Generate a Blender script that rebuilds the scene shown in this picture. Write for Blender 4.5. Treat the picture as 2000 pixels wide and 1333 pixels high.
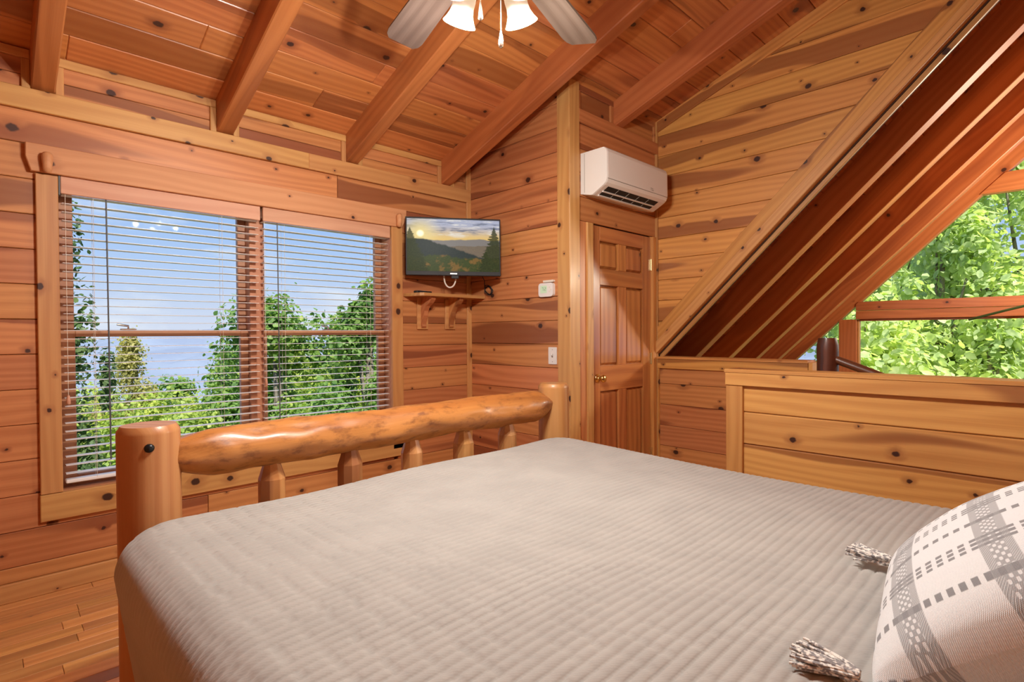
import bpy, math, random
import numpy as np
from mathutils import Vector, Matrix, noise

random.seed(7)
for o in list(bpy.data.objects): bpy.data.objects.remove(o)
scene = bpy.context.scene
col = scene.collection

# ------------------------------------------------------------------ camera
H = 1.225
YAW, PITCH, ROLL, FPX = 0.798648, -0.0134583, -0.0059685, 1059.7
fw = Vector((math.cos(PITCH)*math.cos(YAW), math.cos(PITCH)*math.sin(YAW), math.sin(PITCH)))
r0 = fw.cross(Vector((0, 0, 1))).normalized(); u0 = r0.cross(fw)
rt = math.cos(ROLL)*r0 + math.sin(ROLL)*u0
up = -math.sin(ROLL)*r0 + math.cos(ROLL)*u0
CAM = Vector((0, 0, H))
cd = bpy.data.cameras.new('camera'); cam = bpy.data.objects.new('camera', cd); col.objects.link(cam)
cd.sensor_width = 36; cd.lens = FPX/2000*36; cd.clip_start = .02; cd.clip_end = 20000
cam.matrix_world = Matrix(((rt.x, up.x, -fw.x, 0), (rt.y, up.y, -fw.y, 0), (rt.z, up.z, -fw.z, H), (0, 0, 0, 1)))
scene.camera = cam

# ------------------------------------------------------------------ view, world, sun
scene.view_settings.view_transform = 'Standard'; scene.view_settings.look = 'None'
scene.view_settings.gamma = 1; scene.view_settings.use_curve_mapping = False
scene.view_settings.exposure = 0.0
scene.cycles.use_denoising = True
scene.cycles.max_bounces = 7; scene.cycles.diffuse_bounces = 5; scene.cycles.glossy_bounces = 2; scene.cycles.transmission_bounces = 3; scene.cycles.transparent_max_bounces = 12
scene.cycles.use_adaptive_sampling = True; scene.cycles.adaptive_threshold = .05
scene.cycles.sample_clamp_indirect = 6.0
WORLD_STRENGTH = 1.05
SUN_STRENGTH = 9.0
LAMP_W = 41.0
w = bpy.data.worlds.new('sky'); scene.world = w; w.use_nodes = True
nt = w.node_tree; nt.nodes.clear()
def WN(t, **k):
    n = nt.nodes.new(t)
    for a, b in k.items(): setattr(n, a, b)
    return n
wo = WN('ShaderNodeOutputWorld'); bg = WN('ShaderNodeBackground'); tc = WN('ShaderNodeTexCoord')
sx = WN('ShaderNodeSeparateXYZ'); ramp = WN('ShaderNodeValToRGB')
nt.links.new(tc.outputs['Generated'], sx.inputs[0]); nt.links.new(sx.outputs['Z'], ramp.inputs[0])
e = ramp.color_ramp.elements
e[0].position = 0.0; e[0].color = (.70, .74, .90, 1)
e[1].position = 1.0; e[1].color = (.13, .27, .70, 1)
m = e.new(.12); m.color = (.46, .62, .94, 1)
m = e.new(.26); m.color = (.27, .47, .90, 1)
mp = WN('ShaderNodeMapping'); mp.inputs['Scale'].default_value = (1, 1, 3.2)
cn = WN('ShaderNodeTexNoise'); cn.inputs['Scale'].default_value = 5.5; cn.inputs['Detail'].default_value = 6; cn.inputs['Roughness'].default_value = .58
cr = WN('ShaderNodeValToRGB'); cr.color_ramp.elements[0].position = .52; cr.color_ramp.elements[1].position = .85
mx = WN('ShaderNodeMixRGB'); mx.inputs[2].default_value = (.92, .94, 1.0, 1)
nt.links.new(tc.outputs['Generated'], mp.inputs[0]); nt.links.new(mp.outputs[0], cn.inputs['Vector'])
nt.links.new(cn.outputs['Fac'], cr.inputs[0]); nt.links.new(cr.outputs[0], mx.inputs[0])
nt.links.new(ramp.outputs[0], mx.inputs[1]); nt.links.new(mx.outputs[0], bg.inputs[0])
bg.inputs[1].default_value = WORLD_STRENGTH
nt.links.new(bg.outputs[0], wo.inputs[0])
sd = bpy.data.lights.new('sun', 'SUN'); sd.energy = SUN_STRENGTH; sd.angle = .009; sd.color = (1, .94, .82)
so = bpy.data.objects.new('sun', sd); col.objects.link(so)
SUNDIR = Vector((-.22, -.55, .80)).normalized()       # towards the sun
so.rotation_euler = (-SUNDIR).to_track_quat('-Z', 'Y').to_euler(); so.location = SUNDIR*60

# ------------------------------------------------------------------ materials
MATS = {}
def newmat(name):
    m = bpy.data.materials.new(name); m.use_nodes = True; m.node_tree.nodes.clear()
    MATS[name] = m; return m
class NB:
    def __init__(s, m): s.t = m.node_tree; s.n = s.t.nodes
    def node(s, typ, ins=None, **k):
        n = s.n.new(typ)
        for a, b in k.items(): setattr(n, a, b)
        for a, b in (ins or {}).items():
            i = n.inputs[a]
            if hasattr(b, 'is_output') or isinstance(b, bpy.types.NodeSocket): s.t.links.new(b, i)
            else: i.default_value = b
        return n
    def math(s, op, a, b=0.0, c=None, clamp=False):
        d = {0: a, 1: b}
        if c is not None: d[2] = c
        return s.node('ShaderNodeMath', d, operation=op, use_clamp=clamp).outputs[0]
    def vm(s, op, a, b=(0, 0, 0)):
        n = s.node('ShaderNodeVectorMath', {0: a, 1: b}, operation=op)
        return n.outputs['Value'] if op in ('LENGTH', 'DOT_PRODUCT', 'DISTANCE') else n.outputs[0]
    def scale(s, v, f):
        return s.node('ShaderNodeVectorMath', {0: v, 'Scale': f}, operation='SCALE').outputs[0]
    def mix(s, f, a, b, blend='MIX'):
        return s.node('ShaderNodeMixRGB', {0: f, 1: a, 2: b}, blend_type=blend).outputs[0]
    def ss(s, v, lo, hi, a=0.0, b=1.0):
        return s.node('ShaderNodeMapRange', {0: v, 1: lo, 2: hi, 3: a, 4: b}, interpolation_type='SMOOTHSTEP').outputs[0]
    def xyz(s, v):
        n = s.node('ShaderNodeSeparateXYZ', {0: v}); return n.outputs[0], n.outputs[1], n.outputs[2]
    def comb(s, x, y, z): return s.node('ShaderNodeCombineXYZ', {0: x, 1: y, 2: z}).outputs[0]
    def noise2(s, x, y, detail=2.0, rough=.5):
        return s.node('ShaderNodeTexNoise', {'Vector': s.comb(x, y, 0.0), 'Scale': 1.0, 'Detail': detail, 'Roughness': rough}, noise_dimensions='2D').outputs[0]
    def noise(s, v, scale=1.0, detail=3.0, rough=.5):
        return s.node('ShaderNodeTexNoise', {'Vector': v, 'Scale': scale, 'Detail': detail, 'Roughness': rough}).outputs[0]
    def out(s, sh):
        s.node('ShaderNodeOutputMaterial', {0: sh})
def c4(c): return (c[0], c[1], c[2], 1)
def srgb(r, g, b):
    f = lambda v: ((v/255+.055)/1.055)**2.4 if v > 10 else v/255/12.92
    return (f(r), f(g), f(b), 1)

def wood(name, light, mid, dark, rough=.46, knots=.62, band=.8, coat=.12, ring=90., kd=(.050, .016, .009), bump=0.0, mottle=0.0, var=.22, cell=(2.6, 6.0)):
    """pine board: grain along local X, knots, dark heartwood bands, a shade per board"""
    m = newmat(name); b = NB(m)
    tcn = b.node('ShaderNodeTexCoord'); oi = b.node('ShaderNodeObjectInfo')
    rnd = oi.outputs['Random']
    off = b.scale((37.0, 19.0, 11.0), rnd)
    p = b.vm('ADD', tcn.outputs['Object'], off)
    x, y, z = b.xyz(p)
    yz = b.math('ADD', y, b.math('MULTIPLY', z, .7))
    # knots
    kv = b.comb(b.math('MULTIPLY', x, cell[0]), b.math('MULTIPLY', yz, cell[1]), 0.0)
    vo = b.node('ShaderNodeTexVoronoi', {'Vector': kv, 'Scale': 1.0, 'Randomness': .9}, voronoi_dimensions='2D', feature='F1')
    dl = b.vm('MULTIPLY', b.vm('SUBTRACT', vo.outputs['Position'], kv), (1/cell[0]*.8, 1/cell[1], 0))
    dl = b.vm('ADD', dl, b.scale(b.node('ShaderNodeTexNoise', {'Vector': p, 'Scale': 60.0, 'Detail': 1.0}).outputs['Color'], .008))
    d = b.vm('LENGTH', b.vm('SUBTRACT', dl, (.004, .004, 0)))
    rr = b.node('ShaderNodeSeparateColor', {0: vo.outputs['Color']})
    has = b.math('LESS_THAN', rr.outputs[0], knots)
    rad = b.math('MULTIPLY_ADD', b.math('POWER', rr.outputs[1], 2.2), .015, .0055)
    core = b.math('MULTIPLY', b.ss(b.math('DIVIDE', d, rad), 1.15, .75), has)
    halo = b.math('MULTIPLY', b.ss(b.math('DIVIDE', d, rad), 3.4, .9), has)
    # grain
    warp = b.noise2(b.math('MULTIPLY', x, .8), b.math('MULTIPLY', yz, 4.0), 1.0)
    ph = b.math('ADD', b.math('MULTIPLY_ADD', warp, .14, yz), b.math('MULTIPLY', halo, .02))
    rings = b.math('MULTIPLY_ADD', b.math('SINE', b.math('MULTIPLY', ph, ring*6.283/4)), .5, .5)
    fine = b.noise2(b.math('MULTIPLY', x, 2.0), b.math('MULTIPLY', yz, 190.0), 2.0, .6)
    hb = b.noise2(b.math('MULTIPLY_ADD', x, .32, 5.0), b.math('MULTIPLY', ph, 5.5), 1.0)
    heart = b.math('MULTIPLY', b.ss(hb, .57, .615), band)
    tone = b.noise2(b.math('MULTIPLY', x, .9), b.math('MULTIPLY_ADD', yz, 3.5, 9.0), 1.0)
    g = b.math('ADD', b.math('MULTIPLY', rings, .30), b.math('ADD', b.math('MULTIPLY', fine, .40), b.math('MULTIPLY', tone, .45)))
    c = b.mix(b.ss(g, .30, .90), c4(light), c4(mid))
    c = b.mix(heart, c, c4(dark))
    if mottle:
        mo = b.noise(b.vm('MULTIPLY', p, (.45, 1, 1)), 30.0, 4.0, .65)
        c = b.mix(b.math('MULTIPLY', b.ss(mo, .46, .74), mottle), c, c4(dark))
    c = b.mix(b.math('MULTIPLY', halo, .6), c, c4(dark))
    c = b.mix(core, c, c4(kd))
    # shade per board
    v = b.math('MULTIPLY_ADD', b.math('FRACT', b.math('MULTIPLY', rnd, 7.31)), var, 1.0-var*.5)
    hs = b.node('ShaderNodeHueSaturation', {'Hue': b.math('MULTIPLY_ADD', b.math('FRACT', b.math('MULTIPLY', rnd, 3.7)), .014, .493), 'Saturation': 1.0, 'Value': v, 'Color': c})
    d = {'Base Color': hs.outputs[0], 'Roughness': rough, 'Coat Weight': coat, 'Coat Roughness': .18}
    if bump: d['Normal'] = b.node('ShaderNodeBump', {'Strength': bump, 'Distance': .002, 'Height': mo if mottle else g}).outputs[0]
    pr = b.node('ShaderNodeBsdfPrincipled', d)
    b.out(pr.outputs[0]); return m

wood('pine_wall', (.59, .250, .092), (.465, .172, .058), (.24, .069, .025))
wood('pine_pale', (.60, .312, .110), (.51, .24, .079), (.35, .132, .043), knots=.34, band=.2, cell=(5.0, 9.0))
wood('pine_ceiling', (.62, .235, .074), (.49, .160, .047), (.20, .05, .017), knots=.66, band=.55, coat=.2, rough=.38)
wood('pine_rafter', (.53, .185, .056), (.43, .135, .038), (.25, .064, .020), knots=.25, band=.45, cell=(1.6, 7.0))
wood('pine_gold', (.70, .345, .095), (.56, .245, .060), (.29, .10, .028), knots=.66)
wood('pine_knee', (.68, .36, .105), (.55, .255, .066), (.30, .11, .031), knots=.75, band=.85, cell=(2.4, 5.5))
wood('pine_door', (.60, .25, .075), (.42, .14, .04), (.23, .066, .021), knots=.12, band=.35, coat=.8, rough=.3, ring=60, cell=(1.2, 4.0))
wood('pine_roof', (.52, .19, .062), (.42, .135, .042), (.24, .066, .023), knots=.4, coat=.1, rough=.5)
wood('oak_floor', (.70, .35, .118), (.58, .255, .076), (.34, .125, .038), knots=.06, band=.4, coat=.5, rough=.3, var=.5)
wood('sash_wood', (.52, .24, .12), (.44, .18, .09), (.3, .11, .055), knots=.1, band=.2)
wood('blind_wood', (.66, .36, .23), (.58, .29, .18), (.48, .22, .13), knots=.05, band=.3, var=.05, coat=0.0, rough=.6)
wood('header_wood', (.64, .32, .14), (.56, .26, .105), (.42, .17, .065), knots=.3, band=.35, cell=(4.5, 9), coat=0.0, rough=.62)
wood('log_wood', (.50, .195, .053), (.38, .122, .029), (.15, .040, .014), knots=.3, band=.6, coat=.2, rough=.42, ring=25, cell=(3, 5), bump=.5, mottle=.75)
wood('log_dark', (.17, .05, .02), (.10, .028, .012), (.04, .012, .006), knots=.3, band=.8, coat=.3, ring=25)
wood('log_post', (.58, .29, .105), (.45, .185, .055), (.25, .078, .024), knots=.35, band=.8, coat=.15, rough=.46, ring=70, cell=(3, 5), bump=.25)
wood('blade_wood', (.15, .105, .082), (.105, .07, .053), (.05, .032, .023), knots=.0, band=.6, coat=.1, rough=.5)
wood('bark', (.30, .26, .21), (.2, .16, .12), (.10, .08, .06), knots=.1, coat=0, rough=.9, bump=.6)

def plain(name, c, rough=.5, metal=0.0, coat=0.0, emit=None, es=0.0, nz=0.0, sheen=0.0):
    m = newmat(name); b = NB(m)
    t = b.node('ShaderNodeTexCoord')
    base = c4(c)
    if nz:
        base = b.mix(b.math('MULTIPLY', b.noise(t.outputs['Object'], 30.0, 3.0), nz), c4(c), (c[0]*.6, c[1]*.6, c[2]*.6, 1))
    d = {'Base Color': base, 'Roughness': rough, 'Metallic': metal, 'Coat Weight': coat, 'Sheen Weight': sheen}
    if emit: d['Emission Color'] = c4(emit); d['Emission Strength'] = es
    b.out(b.node('ShaderNodeBsdfPrincipled', d).outputs[0]); return m
plain('white_plastic', (.80, .78, .74), .32, coat=.2, nz=.03)
plain('grey_line', (.30, .27, .23), .5, nz=.05)
plain('black_plastic', (.008, .008, .011), .6, nz=.05)
plain('dark_slot', (.012, .010, .009), .7, nz=.05)
plain('slat_white', (.88, .88, .88), .35, nz=.03)
plain('cord', (.78, .72, .62), .7, nz=.05)
plain('cable_white', (.75, .68, .60), .5, nz=.05)
plain('brass', (.86, .66, .26), .2, metal=1.0, nz=.05)
plain('brass_pale', (.80, .68, .38), .35, metal=1.0, nz=.05)
plain('nickel', (.72, .64, .54), .25, metal=1.0, nz=.05)
plain('bolt_black', (.02, .02, .022), .35, metal=.6, nz=.1)
plain('bracket_grey', (.09, .10, .11), .45, nz=.1)
plain('lcd', (.50, .62, .46), .3, emit=(.45, .75, .42), es=.25, nz=.05)
plain('lcd_mark', (.16, .24, .18), .4, nz=.05)
plain('drywall_wood', (.35, .16, .06), .6, nz=.3)
plain('groove', (.06, .022, .010), .9, nz=.2)
plain('silver_mark', (.8, .8, .8), .3, metal=.5, nz=.05)

def glass_mat():
    m = newmat('pane_glass'); b = NB(m)
    t = b.node('ShaderNodeBsdfTransparent', {0: (.96, .98, .97, 1)})
    g = b.node('ShaderNodeBsdfGlossy', {0: (1, 1, 1, 1), 1: .02})
    f = b.node('ShaderNodeFresnel', {0: 1.35})
    b.out(b.node('ShaderNodeMixShader', {0: b.math('MULTIPLY', f.outputs[0], .02), 1: t.outputs[0], 2: g.outputs[0]}).outputs[0])
glass_mat()

def shade_mat():
    m = newmat('frosted_shade'); b = NB(m)
    p = b.node('ShaderNodeBsdfPrincipled', {'Base Color': (.90, .84, .72, 1), 'Roughness': .35, 'Emission Color': (1, .86, .62, 1), 'Emission Strength': .35})
    b.out(p.outputs[0])
shade_mat()
plain('bulb', (1, 1, 1), .4, emit=(1, .97, .9), es=2.0)

def quilt_mat():
    m = newmat('quilt_cotton'); b = NB(m)
    t = b.node('ShaderNodeTexCoord'); p = t.outputs['Object']
    n1 = b.noise(p, 7.0, 3.0); n2 = b.noise(p, 220.0, 2.0)
    c = b.mix(b.ss(n1, .3, .7), (.365, .345, .322, 1), (.33, .312, .292, 1))
    x, y, z = b.xyz(p)
    tw = b.math('SINE', b.math('MULTIPLY', b.math('ADD', b.math('MULTIPLY', x, .8), y), 900.0))
    h = b.math('ADD', b.math('MULTIPLY', n2, .6), b.math('MULTIPLY', tw, .12))
    bp = b.node('ShaderNodeBump', {'Strength': .18, 'Distance': .002, 'Height': h})
    pr = b.node('ShaderNodeBsdfPrincipled', {'Base Color': c, 'Roughness': .85, 'Sheen Weight': .25, 'Sheen Roughness': .5, 'Specular IOR Level': .2, 'Normal': bp.outputs[0]})
    b.out(pr.outputs[0])
quilt_mat()

def plaid_mat():
    """white weave with grey bands (along local Y) and rows of grey dashes (along local X)"""
    m = newmat('plaid_weave'); b = NB(m)
    t = b.node('ShaderNodeTexCoord'); p = t.outputs['Object']
    y, x, z = b.xyz(p)
    def per(v, period, ofs=0.0): return b.math('MULTIPLY', b.math('FRACT', b.math('ADD', b.math('DIVIDE', v, period), 100.0+ofs)), period)
    def bandm(v, lo, hi, s=.0012):
        return b.math('MULTIPLY', b.ss(v, lo-s, lo+s), b.ss(v, hi+s, hi-s))
    xb = per(x, .150, .30); gb = bandm(xb, .0, .046)
    yb = per(y, .150, .30)
    # woven dots inside the wide band
    wv = b.math('MULTIPLY', b.math('SINE', b.math('MULTIPLY', x, 560.0)), b.math('SINE', b.math('MULTIPLY', y, 420.0)))
    diag = b.math('SINE', b.math('MULTIPLY', b.math('ADD', x, y), 1500.0))
    inner = bandm(xb, .012, .034)
    bandval = b.math('MULTIPLY_ADD', b.math('MULTIPLY', inner, b.ss(wv, .05, .35)), -.75, .80)
    bandval = b.math('MULTIPLY_ADD', b.math('MULTIPLY', b.math('SUBTRACT', 1.0, inner), b.ss(diag, .1, .6)), -.35, bandval)
    fac_band = b.math('MULTIPLY', gb, bandval)
    # dash rows
    dash = b.ss(b.math('SINE', b.math('MULTIPLY', x, 6.283/.018)), -.35, .0)
    r1 = bandm(yb, .002, .010); r2 = b.math('MAXIMUM', bandm(yb, .014, .022), bandm(yb, .026, .033)); r3 = bandm(yb, .084, .098)
    rows = b.math('MAXIMUM', b.math('MAXIMUM', r1, r2), r3)
    fac_row = b.math('MULTIPLY', rows, b.math('MAXIMUM', dash, b.math('MULTIPLY', gb, .9)))
    fac = b.math('MAXIMUM', b.math('MULTIPLY', fac_band, .80), b.math('MULTIPLY', fac_row, .85))
    nz = b.noise(p, 400.0, 2.0)
    white = b.mix(nz, (.76, .765, .775, 1), (.66, .665, .675, 1))
    c = b.mix(fac, white, (.155, .155, .165, 1))
    hgt = b.math('ADD', b.math('MULTIPLY', b.math('MULTIPLY', b.math('SINE', b.math('MULTIPLY', x, 2600.0)), b.math('SINE', b.math('MULTIPLY', y, 2600.0))), .5), b.math('MULTIPLY', fac, 1.2))
    bp = b.node('ShaderNodeBump', {'Strength': .5, 'Distance': .0012, 'Height': hgt})
    b.out(b.node('ShaderNodeBsdfPrincipled', {'Base Color': c, 'Roughness': .9, 'Sheen Weight': .3, 'Specular IOR Level': .15, 'Normal': bp.outputs[0]}).outputs[0])
plaid_mat()
def yarn_mat():
    m = newmat('yarn'); b = NB(m)
    t = b.node('ShaderNodeTexCoord')
    v = b.node('ShaderNodeTexNoise', {'Vector': t.outputs['Object'], 'Scale': 160.0, 'Detail': 1.0}).outputs[0]
    c = b.mix(b.ss(v, .40, .58), (.82, .79, .74, 1), (.24, .23, .235, 1))
    b.out(b.node('ShaderNodeBsdfPrincipled', {'Base Color': c, 'Roughness': .9, 'Sheen Weight': .3}).outputs[0])
yarn_mat()

def leaf_mat(name, c1, c2, c3, tr=.45, scale=.6):
    m = newmat(name); b = NB(m)
    g = b.node('ShaderNodeNewGeometry')
    n = b.noise(g.outputs['Position'], scale, 3.0, .6); n2 = b.noise(g.outputs['Position'], scale*9, 1.0)
    f = b.math('ADD', b.math('MULTIPLY', n, .6), b.math('MULTIPLY', n2, .4))
    c = b.mix(b.ss(f, .38, .52), c4(c1), c4(c2)); c = b.mix(b.ss(f, .52, .66), c, c4(c3))
    p = b.node('ShaderNodeBsdfPrincipled', {'Base Color': c, 'Roughness': .5, 'Specular IOR Level': .4})
    t = b.node('ShaderNodeBsdfTranslucent', {0: b.mix(1.0, c, (1.5, 1.6, .7, 1), 'MULTIPLY')})
    b.out(b.node('ShaderNodeMixShader', {0: tr, 1: p.outputs[0], 2: t.outputs[0]}).outputs[0])
leaf_mat('leaf_green', (.08, .17, .045), (.20, .32, .08), (.42, .48, .11))
leaf_mat('leaf_yellow', (.17, .26, .06), (.35, .43, .10), (.56, .56, .14))
leaf_mat('leaf_dark', (.05, .09, .03), (.09, .15, .05), (.16, .22, .08), tr=.35)
leaf_mat('leaf_straw', (.28, .27, .10), (.42, .38, .14), (.50, .42, .16))
leaf_mat('leaf_maple', (.33, .43, .19), (.54, .62, .31), (.80, .81, .52), tr=.5, scale=.9)

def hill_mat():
    m = newmat('haze_blue_hills'); b = NB(m)
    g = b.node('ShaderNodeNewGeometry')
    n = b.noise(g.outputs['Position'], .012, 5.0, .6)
    c = b.mix(b.ss(n, .38, .62), (.185, .22, .31, 1), (.22, .26, .35, 1))  # blue of distance haze put into the hills' base colour
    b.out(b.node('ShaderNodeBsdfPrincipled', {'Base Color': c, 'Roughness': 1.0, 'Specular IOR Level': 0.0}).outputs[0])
hill_mat()
def ground_mat():
    m = newmat('forest_floor'); b = NB(m)
    g = b.node('ShaderNodeNewGeometry')
    n = b.noise(g.outputs['Position'], .4, 6.0, .65)
    c = b.mix(b.ss(n, .35, .65), (.05, .09, .02, 1), (.14, .15, .05, 1))
    b.out(b.node('ShaderNodeBsdfPrincipled', {'Base Color': c, 'Roughness': 1.0}).outputs[0])
ground_mat()

def screen_mat():
    """lit television picture: sunset over wooded ridges with a spruce at each side; object coords 0..1"""
    m = newmat('tv_picture'); b = NB(m)
    t = b.node('ShaderNodeTexCoord'); x, y, z = b.xyz(t.outputs['Object'])
    u = b.math('DIVIDE', x, .665); v = b.math('DIVIDE', y, .375)
    cl = b.noise(b.comb(b.math('MULTIPLY', u, 3.0), b.math('MULTIPLY', v, 11.0), 0.0), 1.0, 5.0, .6)
    sky = b.mix(b.ss(v, .60, .92), (.93, .62, .20, 1), (.50, .52, .66, 1))
    sky = b.mix(b.math('MULTIPLY', b.ss(cl, .50, .62), b.ss(v, .66, .80)), sky, (.20, .22, .29, 1))
    sky = b.mix(b.math('MULTIPLY', b.ss(cl, .46, .36), b.ss(v, .60, .75)), sky, (.95, .90, .82, 1))
    ds = b.vm('LENGTH', b.comb(b.math('SUBTRACT', u, .14), b.math('MULTIPLY', b.math('SUBTRACT', v, .72), .62), 0.0))
    sky = b.mix(b.ss(ds, .26, .0), sky, (1.0, .80, .34, 1)); sky = b.mix(b.ss(ds, .05, .02), sky, (1.6, 1.4, .9, 1))
    def ridge(base, slope, amp, sc, seed):
        n = b.noise(b.comb(b.math('MULTIPLY', u, sc), seed, 0.0), 1.0, 4.0, .55)
        return b.math('ADD', b.math('MULTIPLY_ADD', u, slope, base), b.math('MULTIPLY', b.math('SUBTRACT', n, .5), amp))
    def below(h, s=.012): return b.ss(b.math('SUBTRACT', h, v), -s, s)
    c = b.mix(below(ridge(.60, .02, .12, 3.0, 1.3)), sky, (.27, .24, .22, 1))
    tex = b.noise(b.comb(b.math('MULTIPLY', u, 60.0), b.math('MULTIPLY', v, 36.0), 0.0), 1.0, 4.0, .6)
    far = b.mix(tex, (.30, .21, .12, 1), (.15, .13, .12, 1))
    c = b.mix(below(ridge(.44, .08, .14, 4.0, 5.1)), c, far)
    c = b.mix(below(b.math('MINIMUM', ridge(.72, -.55, .10, 14.0, 2.2), .62), .02), c, b.mix(tex, (.06, .07, .06, 1), (.03, .04, .04, 1)))
    big = b.noise(b.comb(b.math('MULTIPLY', u, 9.0), b.math('MULTIPLY', v, 6.0), 2.0), 1.0, 3.0, .6)
    fg = b.mix(b.ss(big, .48, .62), b.mix(tex, (.10, .115, .035, 1), (.035, .05, .02, 1)), b.mix(tex, (.36, .20, .05, 1), (.12, .07, .03, 1)))
    c = b.mix(below(ridge(.30, -.04, .30, 5.0, 8.8), .02), c, fg)
    jag = b.math('MULTIPLY', b.math('SUBTRACT', b.noise(b.comb(b.math('MULTIPLY', u, 14.0), b.math('MULTIPLY', v, 46.0), 0.0), 1.0, 3.0), .5), .16)
    for cu, top, wd in ((.94, .88, .20), (.03, .84, .24), (.85, .42, .2)):
        half = b.math('MULTIPLY', b.math('SUBTRACT', top, v), wd)
        half = b.math('ADD', half, b.math('MULTIPLY', jag, b.ss(half, .0, .06)))
        msk = b.ss(b.math('SUBTRACT', half, b.math('ABSOLUTE', b.math('SUBTRACT', u, cu))), -.006, .006)
        c = b.mix(b.math('MULTIPLY', msk, .9), c, b.mix(tex, (.085, .095, .03, 1), (.015, .022, .015, 1)))
    em = b.node('ShaderNodeEmission', {0: c, 1: .85})
    gl = b.node('ShaderNodeBsdfGlossy', {0: (.002, .002, .002, 1), 1: .3})
    b.out(b.node('ShaderNodeAddShader', {0: em.outputs[0], 1: gl.outputs[0]}).outputs[0])
screen_mat()

# ------------------------------------------------------------------ geometry helpers
class MB:
    def __init__(s): s.v = []; s.f = []; s.sm = []
    def add(s, vs, fs, smooth=False):
        o = len(s.v); s.v += [tuple(p) for p in vs]
        s.f += [tuple(i+o for i in f) for f in fs]; s.sm += [smooth]*len(fs); return s
    def box(s, x0, x1, y0, y1, z0, z1, M=None, bev=0.0):
        if bev:
            return s.bbox(x0, x1, y0, y1, z0, z1, bev, M)
        vs = [Vector((x, y, z)) for z in (z0, z1) for y in (y0, y1) for x in (x0, x1)]
        if M: vs = [M @ p for p in vs]
        return s.add(vs, [(0, 2, 3, 1), (4, 5, 7, 6), (0, 1, 5, 4), (2, 6, 7, 3), (0, 4, 6, 2), (1, 3, 7, 5)])
    def bbox(s, x0, x1, y0, y1, z0, z1, c, M=None):
        lo = (x0, y0, z0); hi = (x1, y1, z1); vs = []; idx = {}
        for sx in (0, 1):
            for sy in (0, 1):
                for sz in (0, 1):
                    for ax in range(3):
                        p = [(lo, hi)[q][i] for i, q in enumerate((sx, sy, sz))]
                        for i, q in enumerate((sx, sy, sz)):
                            if i != ax: p[i] += c if q == 0 else -c
                        idx[(sx, sy, sz, ax)] = len(vs); vs.append(M @ Vector(p) if M else Vector(p))
        fs = []
        for ax in range(3):
            o = [i for i in range(3) if i != ax]
            for sg in (0, 1):
                q = []
                for a, b_ in ((0, 0), (1, 0), (1, 1), (0, 1)):
                    k = [0, 0, 0]; k[ax] = sg; k[o[0]] = a; k[o[1]] = b_; q.append(idx[(*k, ax)])
                fs.append(q if (sg == 1) == (ax != 1) else q[::-1])
        for ax in range(3):
            o = [i for i in range(3) if i != ax]
            for a in (0, 1):
                for b_ in (0, 1):
                    k0 = [0, 0, 0]; k1 = [0, 0, 0]; k0[o[0]] = k1[o[0]] = a; k0[o[1]] = k1[o[1]] = b_; k1[ax] = 1
                    fs.append((idx[(*k0, o[0])], idx[(*k1, o[0])], idx[(*k1, o[1])], idx[(*k0, o[1])]))
        for sx in (0, 1):
            for sy in (0, 1):
                for sz in (0, 1):
                    fs.append(tuple(idx[(sx, sy, sz, a)] for a in range(3)))
        return s.add(vs, fs)
    def tube(s, pts, rads, seg=10, caps=True, smooth=True):
        pts = [Vector(p) for p in pts]; n = len(pts)
        if not hasattr(rads, '__len__'): rads = [rads]*n
        vs = []; fs = []; prev = None
        for i in range(n):
            t = (pts[min(i+1, n-1)]-pts[max(i-1, 0)]).normalized()
            if prev is None:
                a = Vector((0, 0, 1)) if abs(t.z) < .9 else Vector((1, 0, 0)); e1 = t.cross(a).normalized()
            else:
                e1 = (prev - t*prev.dot(t)).normalized()
            prev = e1; e2 = t.cross(e1)
            for k in range(seg):
                a = 2*math.pi*k/seg; vs.append(pts[i] + (e1*math.cos(a)+e2*math.sin(a))*rads[i])
        for i in range(n-1):
            for k in range(seg):
                k2 = (k+1) % seg; fs.append((i*seg+k, i*seg+k2, (i+1)*seg+k2, (i+1)*seg+k))
        s.add(vs, fs, smooth)
        if caps:
            s.add(vs[:seg], [tuple(range(seg-1, -1, -1))]); s.add(vs[-seg:], [tuple(range(seg))])
        return s
    def lathe(s, prof, seg=24, M=None, smooth=True):
        vs = []; fs = []
        for r, z in prof:
            for k in range(seg):
                a = 2*math.pi*k/seg; p = Vector((r*math.cos(a), r*math.sin(a), z)); vs.append(M @ p if M else p)
        for i in range(len(prof)-1):
            for k in range(seg):
                k2 = (k+1) % seg; fs.append((i*seg+k, i*seg+k2, (i+1)*seg+k2, (i+1)*seg+k))
        return s.add(vs, fs, smooth)
    def prism(s, poly, t0, t1, fn):
        """poly 2D, extruded between t0,t1; fn(a,b,t)->point"""
        n = len(poly); vs = [fn(a, b_, t) for t in (t0, t1) for a, b_ in poly]
        fs = [tuple(range(n-1, -1, -1)), tuple(range(n, 2*n))] + [(i, (i+1) % n, n+(i+1) % n, n+i) for i in range(n)]
        return s.add(vs, fs)
    def mesh(s, name):
        me = bpy.data.meshes.new(name); me.from_pydata(s.v, [], s.f)
        me.polygons.foreach_set('use_smooth', s.sm); me.update(); return me
    def build(s, name, mat, parent=None, M=None):
        return link(name, s.mesh(name), mat, parent, M)
def link(name, me, mat, parent=None, M=None):
    o = bpy.data.objects.new(name, me); col.objects.link(o)
    if mat and not me.materials: me.materials.append(MATS[mat])
    if parent: o.parent = parent
    if M: o.matrix_local = M
    return o
def tag(o, label, cat, group=None):
    o['label'] = label; o['category'] = cat
    if group: o['group'] = group
    return o
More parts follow.
